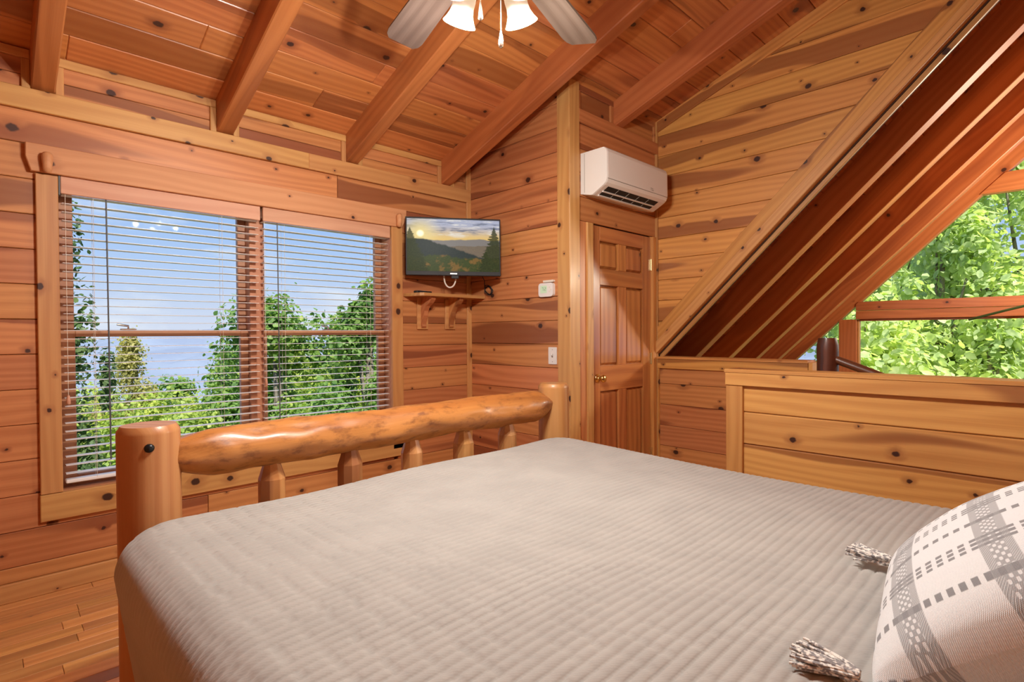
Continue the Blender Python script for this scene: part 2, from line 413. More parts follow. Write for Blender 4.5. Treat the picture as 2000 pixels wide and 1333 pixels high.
def thing(name, label, cat, loc=(0, 0, 0), group=None, rz=0):
    o = bpy.data.objects.new(name, None); col.objects.link(o); o.location = loc; o.rotation_euler = (0, 0, rz)
    return tag(o, label, cat, group)
def structE(name, label=None, loc=(0, 0, 0)):
    o = bpy.data.objects.new(name, None); col.objects.link(o); o['kind'] = 'structure'; o.location = loc
    if label: o['label'] = label
    return o
def struct(name, mb, mat, label=None):
    if not mb.v: return structE(name, label)
    o = mb.build(name, mat); o['kind'] = 'structure'
    if label: o['label'] = label
    return o
def axes(O, ax, ay):
    ax = Vector(ax).normalized(); ay = Vector(ay).normalized(); an = ax.cross(ay)
    return Matrix(((ax.x, ay.x, an.x, O[0]), (ax.y, ay.y, an.y, O[1]), (ax.z, ay.z, an.z, O[2]), (0, 0, 0, 1)))
X_, Y_, Z_ = Vector((1, 0, 0)), Vector((0, 1, 0)), Vector((0, 0, 1))

def clip(poly, nx, ny, c):
    """keep nx*x+ny*y <= c"""
    out = []
    for i in range(len(poly)):
        p, q = poly[i], poly[(i+1) % len(poly)]
        dp = nx*p[0]+ny*p[1]-c; dq = nx*q[0]+ny*q[1]-c
        if dp <= 0: out.append(p)
        if (dp < 0 < dq) or (dq < 0 < dp):
            t = dp/(dp-dq); out.append((p[0]+(q[0]-p[0])*t, p[1]+(q[1]-p[1])*t))
    return out
def inset(poly, c):
    n = len(poly); out = []
    for i in range(n):
        p0, p, p1 = Vector(poly[i-1]), Vector(poly[i]), Vector(poly[(i+1) % n])
        e0 = (p-p0).normalized(); e1 = (p1-p).normalized()
        n0 = Vector((-e0.y, e0.x)); n1 = Vector((-e1.y, e1.x))
        k = 1+n0.dot(n1); q = p+(n0+n1)*(c/max(k, .2)); out.append((q.x, q.y))
    return out
CACHE = {}
def plank(parent, fr, poly, t, mat, name='plank', c=.003, turn=False, z0=0.0):
    """one board: poly (CCW, in wall coordinates a,b) on frame fr, front face chamfered; turn = grain along b"""
    if turn:
        fr = fr @ Matrix(((0, -1, 0, 0), (1, 0, 0, 0), (0, 0, 1, 0), (0, 0, 0, 1)))
        poly = [(b_, -a) for a, b_ in poly]
    x0 = min(p[0] for p in poly); y0 = min(p[1] for p in poly)
    loc = [(round(p[0]-x0, 4), round(p[1]-y0, 4)) for p in poly]
    key = (tuple(loc), round(t, 4), mat, c)
    if key not in CACHE:
        n = len(loc); ins = inset(loc, c)
        vs = [(a, b_, 0) for a, b_ in loc]+[(a, b_, t-c) for a, b_ in loc]+[(a, b_, t) for a, b_ in ins]
        fs = [tuple(range(n-1, -1, -1)), tuple(range(2*n, 3*n))]
        for L in (0, 1): fs += [(L*n+i, L*n+(i+1) % n, (L+1)*n+(i+1) % n, (L+1)*n+i) for i in range(n)]
        CACHE[key] = MB().add(vs, fs).mesh(name)
        CACHE[key].materials.append(MATS[mat])
    return link(name, CACHE[key], None, parent, fr @ Matrix.Translation((x0, y0, z0)))
def rect(a0, a1, b0, b1): return [(a0, b0), (a1, b0), (a1, b1), (a0, b1)]
def area(poly): return .5*sum(p[0]*q[1]-q[0]*p[1] for p, q in zip(poly, poly[1:]+poly[:1]))
G = .0012   # half gap between boards

# ------------------------------------------------------------------ main dimensions
YW = 3.40; X2 = 2.84; Y3 = 2.357; X4 = 3.948; XG = 7.6
XWEST = -1.30; YSOUTH = -.55
KC = .345                       # dormer ceiling slope
def zc(y): return 2.575 + KC*(YW-y)
SR, A0, AD = .98, 3.30, 3.566   # great-room roof: z = A - SR*y (rafter undersides, deck)
BT = .018                       # board thickness in front of the backing

# ------------------------------------------------------------------ bedroom window wall (north)
mb = MB()
for x0, x1, z0, z1 in ((XWEST, .253, 0, 2.75), (2.111, X2+.2, 0, 2.75), (.253, 2.111, 0, .462), (.253, 2.111, 2.013, 2.75)):
    mb.box(x0, x1, YW+BT, YW+.17, z0, z1)
wn = struct('wall_north', mb, 'groove', 'knotty pine board wall around the double window')
FN = axes((0, YW+BT, 0), X_, Z_)
rows = [.086, .155]+[.155+.1645*i for i in range(1, 14)]
rows = rows[:-1]+[2.283]
for z0, z1 in zip(rows, rows[1:]):
    if z1 <= .36 or z0 >= 2.0: segs = [(XWEST, X2)]
    else: segs = [(XWEST, .25), (2.11, X2)]
    for a0, a1 in segs:
        if z1 <= .48 or z0 >= 1.99: segs2 = [(XWEST, .9), (.9, X2)] if (int(z0*100) % 2) else [(XWEST, 1.7), (1.7, X2)]
        else: segs2 = [(a0, a1)]
        for s0, s1 in segs2:
            plank(wn, FN, rect(s0+G, s1-G, z0+G, z1-G), BT, 'pine_wall')
        if len(segs2) > 1: break
# under the apron
plank(wn, FN, rect(.2, 2.15, .3195+G, .40), BT, 'pine_wall')
# top plate and frieze between the rafters
TP = struct('trim_1', MB(), 'pine_pale', 'long pale plate board above the window')
plank(TP, FN, rect(XWEST, 1.5, 2.283, 2.383), BT+.02, 'pine_pale', 'plate_board')
plank(TP, FN, rect(1.5, X2, 2.283, 2.383), BT+.02, 'pine_pale', 'plate_board')
RAF = [-.577+.795*i for i in range(6)]     # rafter centres -.577 .218 1.013 1.808 2.603 3.398
RW = .045
RAFN = [r for r in RAF if r < X2]
for r0_, r1_ in zip(RAFN, RAFN[1:]+[X2+RW]):
    a0, a1 = r0_+RW, r1_-RW
    plank(wn, FN, rect(a0, a1, 2.383, 2.45-G), .006, 'pine_wall', 'frieze_plank')
    plank(wn, FN, rect(a0, a1, 2.45+G, 2.60), .006, 'pine_wall', 'frieze_plank')
    plank(wn, FN, rect(a0, a1, 2.523, 2.565), BT+.004, 'pine_pale', 'frieze_trim')
    plank(wn, FN, rect(a0, a0+.032, 2.383, 2.523-G), BT+.004, 'pine_pale', 'frieze_trim', turn=True)
    plank(wn, FN, rect(a1-.032, a1, 2.383, 2.523-G), BT+.004, 'pine_pale', 'frieze_trim', turn=True)
bb = struct('baseboard_north', MB(), 'pine_pale', 'pine baseboard under the window wall')
plank(bb, FN, rect(XWEST, .7, 0, .086), BT+.016, 'pine_pale', 'baseboard_length')
plank(bb, FN, rect(.7, X2, 0, .086), BT+.016, 'pine_pale', 'baseboard_length')

# ------------------------------------------------------------------ TV wall (east), door wall (alcove), stair-side wall (loft)
mb = MB(); mb.box(X2+BT, X2+.11, Y3+.02, YW+.17, 0, 3.1)
we = struct('wall_east', mb, 'groove', 'short pine board wall with the thermostat')
FE = axes((X2+BT, 0, 0), -Y_, Z_)
zs = [.086]+[.985-.1655*i for i in range(5, -1, -1)]+[.985+.1655*i for i in range(1, 13)]
for z0, z1 in zip(zs, zs[1:]):
    plank(we, FE, rect(-YW, -Y3-.01, z0+G, z1-G), BT, 'pine_wall')
b2 = struct('baseboard_east', MB(), 'pine_pale')
plank(b2, FE, rect(-YW, -Y3, 0, .086), BT+.016, 'pine_pale', 'baseboard_length')
t2 = struct('trim_2', MB(), 'pine_pale', 'pale corner strip beside the television shelf')
plank(t2, axes((X2-.001, 0, 0), -Y_, Z_), rect(-YW, -YW+.018, .086, 2.283), .042, 'pine_pale', 'corner_strip', turn=True)
plank(t2, axes((X2-.001, 0, 0), -Y_, Z_), rect(-YW, -YW+.018, 2.383, 2.56), .042, 'pine_pale', 'corner_strip', turn=True)
t3 = struct('trim_3', MB(), 'pine_pale', 'pale outside corner boards between thermostat wall and door')
plank(t3, axes((X2+.0, 0, 0), -Y_, Z_), rect(-2.447, -2.337, 0, zc(2.4)), .020, 'pine_pale', 'corner_board', turn=True)
plank(t3, axes((0, Y3-.001, 0), X_, Z_), rect(X2-.018, 2.93, 0, zc(2.35)), .020, 'pine_pale', 'corner_board', turn=True)

DX0, DX1, DZ = 3.085, 3.885, 2.005
mb = MB()
for x0, x1, z0, z1 in ((X2+.02, DX0, 0, 3.1), (DX1, X4+.1, 0, 3.1), (DX0, DX1, DZ, 3.1)):
    mb.box(x0, x1, Y3+BT, Y3+.12, z0, z1)
wa = struct('wall_alcove', mb, 'groove', 'pine wall holding the panelled door and air conditioner')
FA = axes((0, Y3+BT, 0), X_, Z_)
za = [2.005, 2.17, 2.335, 2.50, 2.673]
for z0, z1 in zip(za, za[1:]):
    plank(wa, FA, rect(2.93, X4, z0+G, z1-G), BT, 'pine_wall')
plank(wa, FA, rect(2.93, DX0-.05, .0, 2.005-G), BT, 'pine_wall', turn=True)
plank(wa, FA, rect(DX1+.04, X4, .0, 2.005-G), BT, 'pine_wall', turn=True)
plank(wa, FA, rect(2.93, X4, 2.673+G, 2.762), BT+.02, 'pine_wall', 'plate_board')
RF5 = RAF[5]
for a0, a1 in ((2.93, RF5-RW), (RF5+RW, X4)):
    plank(wa, FA, rect(a0, a1, 2.762, 3.0), .006, 'pine_wall', 'frieze_plank')
    plank(wa, FA, rect(a0, a1, 2.895, 2.96), BT+.004, 'pine_wall', 'frieze_trim')
    plank(wa, FA, rect(a0, a0+.035, 2.762, 2.895), BT+.004, 'pine_wall', 'frieze_trim', turn=True)
    plank(wa, FA, rect(a1-.035, a1, 2.762, 2.895), BT+.004, 'pine_wall', 'frieze_trim', turn=True)
t4 = struct('trim_4', MB(), 'pine_pale', 'inside corner strip right of the door')
plank(t4, FA, rect(X4-.02, X4, 0, 2.673), BT+.02, 'pine_pale', 'corner_strip', turn=True)
plank(t4, FA, rect(X4-.02, X4, 2.762, 2.93), BT+.02, 'pine_pale', 'corner_strip', turn=True)

# loft wall: above the slanted trim, and the half wall below it   (frame coordinate a = -y)
FL = axes((X4+BT, 0, 0), -Y_, Z_)
def loft_clip(poly, alow):
    # keep z >= alow - SR*y   -> -(z) - SR*y <= -alow ; a=-y -> SR*a... z - SR*a >= alow
    poly = clip(poly, SR, -1, -alow)
    poly = clip(poly, -KC, 1, 2.575+KC*YW)      # z <= 2.575+KC*(YW+a)
    return poly
mb = MB()
tri = loft_clip(rect(-Y3-.02, .62, .9, 4.6), A0+.04)
mb.prism(tri, .0, .12, lambda a, b_, t: Vector((X4+BT+t, -a, b_)))
mb.box(X4+BT, X4+.13, 1.215, Y3+.02, 0, .94)
wl = struct('wall_loft', mb, 'groove', 'gable-shaped pine wall beside the stair opening')
zl = [1.155+.1665*i for i in range(0, 18)]
for z0, z1 in zip(zl, zl[1:]):
    p = loft_clip(rect(-Y3, .6, z0+G, z1-G), 3.46)
    if len(p) > 2 and area(p) > .004: plank(wl, FL, p, BT, 'pine_gold')
zh = [0, .145, .31, .476, .645, .814, .94]
for z0, z1 in zip(zh, zh[1:]):
    plank(wl, FL, rect(-Y3, -1.215, z0+G, z1-G), BT, 'pine_wall')
t5 = struct('trim_5', MB(), 'pine_pale', 'slanted trim boards along the roof opening')
def slant(alo, ahi, a0=-2.40, a1=.62): 
    p = [(a0, alo+SR*a0), (a1, alo+SR*a1), (a1, ahi+SR*a1), (a0, ahi+SR*a0)]
    p = clip(p, -1, 0, 2.345)
    return clip(p, -KC, 1, 2.575+KC*YW)
def slant_board(alo, ahi, t, mat, z0=0.0):
    # own frame along the slope so the grain follows it
    d = Vector((0, -1, SR)).normalized(); n_ = Vector((-1, 0, 0)); w_ = n_.cross(d)
    fr = axes((X4+BT, 0, 0), d, w_)
    if (fr.to_3x3() @ Vector((0, 0, 1))).x > 0: raise ValueError
    pts = []
    for a, b_ in slant(alo, ahi):
        P = Vector((0, -a, b_)); pts.append((P.dot(d), P.dot(w_)))
    if area(pts) < 0: pts = pts[::-1]
    plank(t5, fr, pts, t, mat, 'slanted_board', z0=z0)
slant_board(3.455, 3.57, BT+.016, 'pine_gold')
slant_board(3.352, 3.452, BT+.034, 'pine_pale')
slant_board(3.30, 3.346, .02, 'pine_pale', z0=-.03)
t6 = struct('trim_6', MB(), 'pine_gold', 'cap board of the half wall below the slanted ceiling')
plank(t6, FL, rect(-Y3, -1.212, .937, 1.0145), BT+.018, 'pine_gold', 'cap_face')
plank(t6, axes((X4-.025, 0, 1.015), X_, Y_), rect(0, .17, 1.212, Y3), .017, 'pine_gold', 'cap_top', turn=True)
plank(t6, FL, rect(-Y3, -Y3+.03, 0, .937-G), BT+.016, 'pine_gold', 'corner_strip', turn=True)
mb = MB().box(X4-.015, X4+.15, 1.185, 1.21, 0, 1.02); mb.build('end_post', 'pine_gold', t6)

# ------------------------------------------------------------------ knee wall beside the bed
mb = MB(); mb.box(X2+BT, X2+.10, YSOUTH, 1.262, 0, 1.0)
wk = struct('wall_knee', mb, 'groove', 'waist-high pine board wall at the right of the bed')
FK = axes((X2+BT, 0, 0), -Y_, Z_)
zk = [0, .145, .305, .468, .642, .809, .950]
for z0, z1 in zip(zk, zk[1:]):
    plank(wk, FK, rect(-1.19, -YSOUTH, z0+G, z1-G), BT, 'pine_knee', c=.005)
plank(wk, FK, rect(-1.271, -1.183, 0, .947-G), BT+.02, 'pine_knee', 'end_board', turn=True)
plank(wk, FK, rect(-1.273, -YSOUTH, .947, 1.0145), BT+.026, 'pine_knee', 'cap_face')
plank(wk, axes((X2-.029, 0, 1.015), X_, Y_), rect(0, .16, YSOUTH, 1.275), .017, 'pine_knee', 'cap_top', turn=True)

# ------------------------------------------------------------------ dormer ceiling
mb = MB()
mb.prism([(YSOUTH-.1, zc(YSOUTH-.1)+.02), (YW+.17, zc(YW+.17)+.02), (YW+.17, zc(YW+.17)+.12), (YSOUTH-.1, zc(YSOUTH-.1)+.12)], XWEST-.1, X4+.14, lambda a, b_, t: Vector((t, a, b_)))
ce = struct('ceiling', mb, 'groove', 'sloping tongue and groove pine ceiling with heavy rafters')
sd_ = Vector((0, -1, KC)).normalized()
FC = axes((0, YW+.02, zc(YW+.02)+.02), X_, sd_)     # b = distance up the slope; normal faces down
assert (FC.to_3x3() @ Vector((0, 0, 1))).z < 0
PC = .1695; n_rows = 25
jn = random.Random(3)
for i in range(n_rows):
    b0 = i*PC; b1 = b0+PC
    yb = YW+.02 - abs(b0)*abs(sd_.y)
    j = jn.uniform(-.6, 3.2)
    for a0, a1 in ((XWEST, j), (j, X4)):
        plank(ce, FC, rect(a0+G*.4, a1-G*.4, b0+G, b1-G), .02, 'pine_ceiling', c=.004)
RD = .185*math.cos(math.atan(KC))
for r_ in RAF:
    y1 = (YW if r_ < X2 else Y3)+.10
    # rafter: local X along slope
    Lr = (y1-YSOUTH)/abs(sd_.y)
    O = Vector((r_, y1, zc(y1)))
    nrm = Vector((0, -KC, -1)).normalized()
    fr = axes(O, sd_, X_ if sd_.cross(X_).dot(nrm) > 0 else -X_)
    mb = MB().bbox(0, Lr, -RW, RW, -.02, RD, .006)
    mb.build('rafter', 'pine_rafter', ce, fr)
tw = struct('trim_7', MB(), 'pine_gold', 'sloping trim where the loft wall meets the ceiling')
d_ = sd_; w_ = Vector((-1, 0, 0)).cross(d_)
fr = axes((X4+BT, YW, zc(YW)), d_, w_)
sgn = 1 if w_.z > 0 else -1
p = [(1.02*(YW-Y3), -.085), (4.0, -.085), (4.0, 0), (1.02*(YW-Y3), 0)] if sgn > 0 else [(1.02*(YW-Y3), 0), (4.0, 0), (4.0, .085), (1.02*(YW-Y3), .085)]
plank(tw, fr, p, BT+.018, 'pine_gold', 'slope_trim')

# ------------------------------------------------------------------ floor and the unseen room sides
fl = struct('floor', MB().box(XWEST-.1, X4+.13, YSOUTH-.1, YW+.17, -.3, -.02), 'groove', 'narrow strip hardwood floor')
FF = axes((0, 0, -.02), X_, Y_)
SW = .0785; rf = random.Random(11)
stuff = MB(); y = YW-.002; k = 0
while y > YSOUTH:
    x = XWEST - rf.uniform(0, .6)
    while x < X4:
        L_ = rf.uniform(.45, 1.15); x0, x1 = max(x, XWEST), min(x+L_, X4)
        if x1-x0 > .03:
            if x0 < 1.0 and y > 1.35 and x1 > -.5:
                plank(fl, FF, rect(x0+.0007, x1-.0007, y-SW+.0007, y-.0007), .02, 'oak_floor', 'floor_strip', c=.0015)
            else:
                stuff.box(x0+.0005, x1-.0005, y-SW+.0005, y-.0005, -.02, 0)
        x += L_
    y -= SW
so_ = stuff.build('floor_strips', 'oak_floor', fl); so_['kind'] = 'stuff'
ww = struct('wall_west', MB().box(XWEST-.1, XWEST, YSOUTH-.1, YW+.17, 0, 4.1), 'groove')
FW_ = axes((XWEST, 0, 0), Y_, Z_)
ws = struct('wall_south', MB().box(XWEST-.1, X4+.14, YSOUTH-.1, YSOUTH, 0, 4.1), 'groove')
FS = axes((0, YSOUTH, 0), -X_, Z_)
for i in range(25):
    z0 = i*.166
    plank(ww, FW_, rect(YSOUTH, YW, z0+G, z0+.166-G), BT, 'pine_wall')
    plank(ws, FS, rect(-X4, -XWEST, z0+G, z0+.166-G), BT, 'pine_wall')

# ------------------------------------------------------------------ great room beyond the half wall
YR = -.75
ZF = -2.6
YN = 3.62
mb = MB()
def roofpt(a, b_, t): return Vector((t, a, b_))
mb.prism([(YN, AD-SR*YN+.02), (YN, AD-SR*YN+.15), (YR, AD-SR*YR+.15), (YR, AD-SR*YR+.02)], X4+.02, XG+.5, roofpt)
ys = 2*YR-YN
mb.prism([(ys, AD-SR*YN+.02), (YR, AD-SR*YR+.02), (YR, AD-SR*YR+.15), (ys, AD-SR*YN+.15)], X4+.02, XG+.5, roofpt)
cr_ = struct('ceiling_great_room', mb, 'pine_roof', 'steep dark plank ceiling with deep rafters over the great room')
rd_ = Vector((0, -1, SR)).normalized()
nr = Vector((0, -SR, -1)).normalized()
FR_ = axes((0, YN, AD-SR*YN+.02), X_, rd_)
assert (FR_.to_3x3() @ Vector((0, 0, 1))).z < 0
for i in range(44):
    plank(cr_, FR_, rect(X4+.05, XG, i*.14+G, (i+1)*.14-G), .02, 'pine_roof', c=.004)
dr = (AD-A0)/math.sqrt(1+SR*SR)
for i, xr in enumerate((4.63, 5.395, 6.165, 6.92)):
    L_ = (YN-YR)/abs(rd_.y)
    fr = axes((xr, YN, AD-SR*YN), rd_, X_ if rd_.cross(X_).dot(nr) > 0 else -X_)
    MB().bbox(0, L_, -.058, .058, -.01, dr, .004).build('roof_rafter', 'pine_rafter', cr_, fr)
mb = MB()
mb.box(X4+.02, XG+.2, ys, YN, ZF-.2, ZF)
struct('floor_great_room', mb, 'oak_floor')
struct('wall_north_great_room', MB().box(X4+.02, XG+.2, YN, YN+.15, ZF, .3), 'pine_wall')
struct('wall_south_great_room', MB().box(X4+.02, XG+.2, ys-.15, ys, ZF, .3), 'pine_wall')
mb = MB(); mb.box(X4+.0, X4+.12, YSOUTH-5, YSOUTH-.1, ZF, 4.2); mb.box(X4+.02, X4+.13, YSOUTH-.1, YN, ZF, -.3)
struct('wall_west_great_room', mb, 'pine_wall')
# gable window wall
FG = axes((XG+.06, 0, 0), -Y_, Z_)       # faces the loft
wg = struct('wall_gable', MB().box(XG, XG+.12, ys, YN, ZF, -2.3), 'pine_wall', 'glazed gable end wall of the great room')
def gclip(poly, A, B=None):
    poly = clip(poly, -SR, 1, A)                    # z <= A - SR*y = A + SR*a
    return clip(poly, SR, 1, (A - 2*SR*YR))         # other slope: z <= A - SR*(2YR - y)
def gboard(poly, t, mat='pine_rafter', turn=False, name='frame_board', z0=0):
    if len(poly) > 2 and area(poly) > .002: plank(wg, FG, poly, t, mat, name, turn=turn, z0=z0)
for y0_ in (1.796, -.2, -1.65, -3.4): gboard(rect(-y0_-.187, -y0_, -2.3, -.9), .10, turn=True, name='post_board')
w5 = structE('window_2', 'tall glazed gable with timber rails looking onto maple trees')
def pane(poly, z0=.03):
    if len(poly) < 3: return
    mb = MB().prism(poly, 0, .006, lambda a, b_, t: Vector((XG+.06-z0-t, -a, b_))); mb.build('pane', 'pane_glass', w5)
# rake boards
for sgn in (1, -1):
    d = Vector((0, -sgn, SR)).normalized(); wv = Vector((-1, 0, 0)).cross(d)
    fr = axes((XG+.06, 0, 0), d, wv)
    quad = []
    y0_, y1_ = (YN, YR) if sgn > 0 else (ys, YR)
    A = lambda y, c: c-SR*y if sgn > 0 else c-SR*(2*YR-y)
    for yy, cc in ((y0_, A0), (y1_, A0), (y1_, AD+.05), (y0_, AD+.05)):
        P = Vector((0, yy, A(yy, cc))); quad.append((P.dot(d), P.dot(wv)))
    if area(quad) < 0: quad = quad[::-1]
    plank(wg, fr, quad, .10, 'pine_rafter', 'rake_board')
A1, A2 = -3.2, 1.9
gboard(gclip(rect(-1.80, A2*1.6, 1.375, 1.475), A0+.02), .11)
gboard(gclip(rect(-1.80, A2*1.6, 1.479, 1.583), A0+.02), .11)
gboard(gclip(rect(-1.2, A2*1.6, 2.664, 2.86), A0+.02), .11)
gboard(gclip(rect(-YN, 5.1, -.9, -.68), A0+.02), .11)
for y0_ in (1.796, -.2, -1.65, -3.4):
    gboard(gclip(rect(-y0_-.187, -y0_, -.68, 1.372), A0+.02), .10, turn=True, name='post_board')
gboard(gclip(rect(.55, .95, 1.586, 2.66), A0+.02), .10, turn=True, name='post_board')
for p in (rect(-3.3, -1.983, -.68, 1.40), rect(-1.796, .2, -.68, 1.375), rect(.387, 1.65, -.68, 1.375), rect(1.837, 3.4, -.68, 1.375), rect(3.587, 5, -.68, 1.375),
          rect(-2.2, .55, 1.583, 2.664), rect(.95, 3.6, 1.583, 2.664), rect(-1, 2.4, 2.86, 4.2)):
    pane(gclip(p, A0))
for p in (rect(-3.4, -1.983, -2.3, -.9), rect(-1.796, .2, -2.3, -.9), rect(.387, 1.65, -2.3, -.9), rect(1.837, 3.4, -2.3, -.9), rect(3.587, 5, -2.3, -.9)): pane(p)
# inner light stops round the lower big pane
gboard(rect(-1.794, -1.772, -.68, 1.372), .06, 'pine_pale', True, 'glazing_stop')
gboard(rect(-1.772, .2, 1.352, 1.374), .06, 'pine_rafter', False, 'glazing_stop')

# ------------------------------------------------------------------ double window
w1 = structE('window_1', 'double pine-framed window with white slatted blinds', (0, 0, 0))
WX0, WX1, WZ0, WZ1 = .266, 2.097, .475, 2.0
FWn = axes((0, YW, 0), X_, Z_)
def wboard(a0, a1, b0, b1, t, mat, name, turn=False, z0=0.0): return plank(w1, FWn, rect(a0, a1, b0, b1), t, mat, name, turn=turn, z0=z0)
wboard(.183, .2655, .475, 1.992, .022, 'pine_pale', 'casing', True)
wboard(2.0975, 2.187, .40, 2.0, .022, 'pine_pale', 'casing', True)
wboard(.181, 2.187, .345, .4725, .022, 'pine_pale', 'apron')
hp = [(.168, 1.997), (2.175, 1.997), (2.214, 2.063), (2.214, 2.127), (.149, 2.127), (.149, 2.063)]
hb_ = plank(w1, FWn, hp, .036, 'header_wood', 'header_board')
for px in (.225, 2.14):
    MB().tube([(px, YW-.050, 1.998+.0), (px, YW-.053, 2.003), (px, YW-.055, 2.03), (px, YW-.056, 2.055), (px, YW-.055, 2.072), (px, YW-.053, 2.082), (px, YW-.05, 2.086)], [.012, .018, .019, .022, .022, .017, .006], 16).bbox(px-.016, px+.016, YW-.05, YW-.034, 2.0, 2.075, .004).build('peg', 'header_wood', hb_, (FWn @ Matrix.Translation((.149, 1.997, 0))).inverted())
# jambs, sill, head of the recess
DEEP = YW+.17
for nm, bx in (('jamb', (WX0-.012, WX0, YW, DEEP, WZ0, WZ1)), ('jamb', (WX1, WX1+.012, YW, DEEP, WZ0, WZ1)), ('sill', (WX0, WX1, YW+.002, DEEP, WZ0-.012, WZ0+.004)), ('head', (WX0, WX1, YW, DEEP, WZ1, WZ1+.012))):
    MB().box(*bx).build(nm, 'sash_wood', w1)
MB().bbox(1.155, 1.236, YW+.055, DEEP, WZ0, WZ1, .004).build('mullion', 'sash_wood', w1)
for sx0, sx1 in ((.268, 1.155), (1.236, 2.095)):
    gx0, gx1 = sx0+.062, sx1-.045
    if sx0 > 1: gx0, gx1 = sx0+.03, sx1-.05
    for lo, hi, yy in ((.475, 1.257, YW+.085), (1.222, 1.999, YW+.12)):
        mb = MB()
        mb.bbox(sx0, gx0, yy, yy+.034, lo, hi, .003); mb.bbox(gx1, sx1, yy, yy+.034, lo, hi, .003)
        b0 = .055 if lo < .5 else .035; b1 = .035 if lo < .5 else .05
        mb.bbox(gx0, gx1, yy, yy+.034, lo, lo+b0, .003); mb.bbox(gx0, gx1, yy, yy+.034, hi-b1, hi, .003)
        sh = mb.build('sash', 'sash_wood', w1)
        MB().box(gx0, gx1, yy+.015, yy+.020, lo+b0, hi-b1).build('pane', 'pane_glass', sh)
    lx = (sx0+sx1)/2-.16 if sx0 < 1 else (sx0+sx1)/2
    mb = MB(); mb.bbox(lx-.035, lx+.035, YW+.075, YW+.10, 1.257, 1.264, .002); mb.tube([(lx, YW+.088, 1.262), (lx, YW+.088, 1.278), (lx-.05, YW+.085, 1.287)], .006, 8)
    mb.build('sash_lock', 'nickel', w1)

# ------------------------------------------------------------------ blinds
def blind(x0, x1, label, cords, wand, pull):
    t = thing('window_blind', label, 'blind', ((x0+x1)/2, YW+.02, .5), 'blinds in the double window')
    T = Matrix.Translation(-Vector(t.location))
    MB().bbox(x0, x1, YW-.017, YW-.003, 1.913, 1.996, .003).build('valance', 'blind_wood', t, T)
    MB().bbox(x0+.004, x1-.004, YW, YW+.05, 1.94, 1.995, .003).build('head_rail', 'slat_white', t, T)
    zs_ = [.553+.0412*i for i in range(34)]
    L_ = x1-x0-.012
    prof = [(-.0245, -.0004), (-.012, .0004), (0, .0007), (.012, .0004), (.0245, -.0004)]
    vs = []; fs = []
    for xx in (0, L_):
        for yy, zz in prof: vs.append((xx, yy, zz+.001))
        for yy, zz in prof[::-1]: vs.append((xx, yy, zz-.001))
    fs = [tuple(range(9, -1, -1)), tuple(range(10, 20))]+[(i, (i+1) % 10, 10+(i+1) % 10, 10+i) for i in range(10)]
    me = MB().add(vs, fs).mesh('slat'); me.materials.append(MATS['slat_white'])
    for z_ in zs_:
        link('slat', me, None, t, T @ Matrix.Translation((x0+.006, YW+.026, z_)))
    MB().bbox(x0+.004, x1-.004, YW+.0, YW+.052, .506, .524, .004).build('bottom_rail', 'slat_white', t, T)
    for cx in cords:
        for yy in (YW-.0005, YW+.0525):
            MB().tube([(cx, yy, .52), (cx, yy, 1.95)], .0009, 5).build('ladder_cord', 'cord', t, T)
    MB().tube([(wand, YW-.006, 1.93), (wand+.003, YW-.006, 1.2), (wand+.004, YW-.006, .60)], .0035, 8).build('tilt_wand', 'bracket_grey', t, T)
    px, pz = pull
    c = MB().tube([(px, YW-.004, 1.93), (px, YW-.004, pz+.03)], .0011, 5).build('lift_cord', 'cord', t, T)
    MB().lathe([(.001, pz+.035), (.005, pz+.03), (.008, pz+.01), (.009, pz-.008), (.004, pz-.012)], 10, Matrix.Translation((px, YW-.004, 0))).build('cord_tassel', 'blind_wood', c)
    return t
bl = blind(.274, 1.197, 'left white slat blind, its wand hanging near the casing', (.40, .99), .452, (.292, .905))
blind(1.212, 2.088, 'right white slat blind, the one nearer the television', (1.345, 1.935), 1.30, (1.225, .93))
T = Matrix.Translation(-Vector(bl.location))
MB().bbox(.267, .2735, YW-.018, YW+.03, 1.905, 1.996, .001).build('end_bracket', 'bracket_grey', bl, T)

# ------------------------------------------------------------------ door
dr_ = structE('door_1', 'varnished six-panel pine door with brass knob')
dy = Y3+.018
FD = axes((0, dy, 0), X_, Z_)
def dbox(a0, a1, b0, b1, t, nm, turn=False, z0=0.0, mat='pine_door'): return plank(dr_, FD, rect(a0, a1, b0, b1), t, mat, nm, turn=turn, z0=z0, c=.003)
X0, X1 = DX0+.012, DX1-.012
dbox(X0, X1, .012, DZ-.006, .012, 'door_back', True, z0=-.035)
SWd = .105
xa, xb = X0+SWd, X1-SWd; xm0, xm1 = (xa+xb)/2-.052, (xa+xb)/2+.052
dbox(X0, xa, .012, DZ-.006, .030, 'stile', True, z0=-.026); dbox(xb, X1, .012, DZ-.006, .030, 'stile', True, z0=-.026)
rails = ((.012, .24), (.80, .985), (1.575, 1.695), (1.895, DZ-.006))
for z0, z1 in rails: dbox(xa, xb, z0, z1, .0295, 'rail', z0=-.026)
for (z0, z1) in ((.24, .80), (.985, 1.575), (1.695, 1.895)):
    dbox(xm0, xm1, z0, z1, .029, 'muntin', True, z0=-.026)
    for a0, a1 in ((xa, xm0), (xm1, xb)):
        q = plank(dr_, FD, rect(a0+.006, a1-.006, z0+.006, z1-.006), .021, 'pine_door', 'panel', c=.016, turn=True, z0=-.026)
kn = MB(); M = Matrix.Translation((3.167, dy-.004, .90)) @ Matrix.Rotation(math.radians(90), 4, 'X')
kn.lathe([(.0, 0), (.032, 0), (.033, .004), (.028, .009), (.012, .012), (.0105, .030), (.016, .036), (.026, .044), (.0285, .054), (.025, .063), (.014, .068), (0, .069)], 24, M)
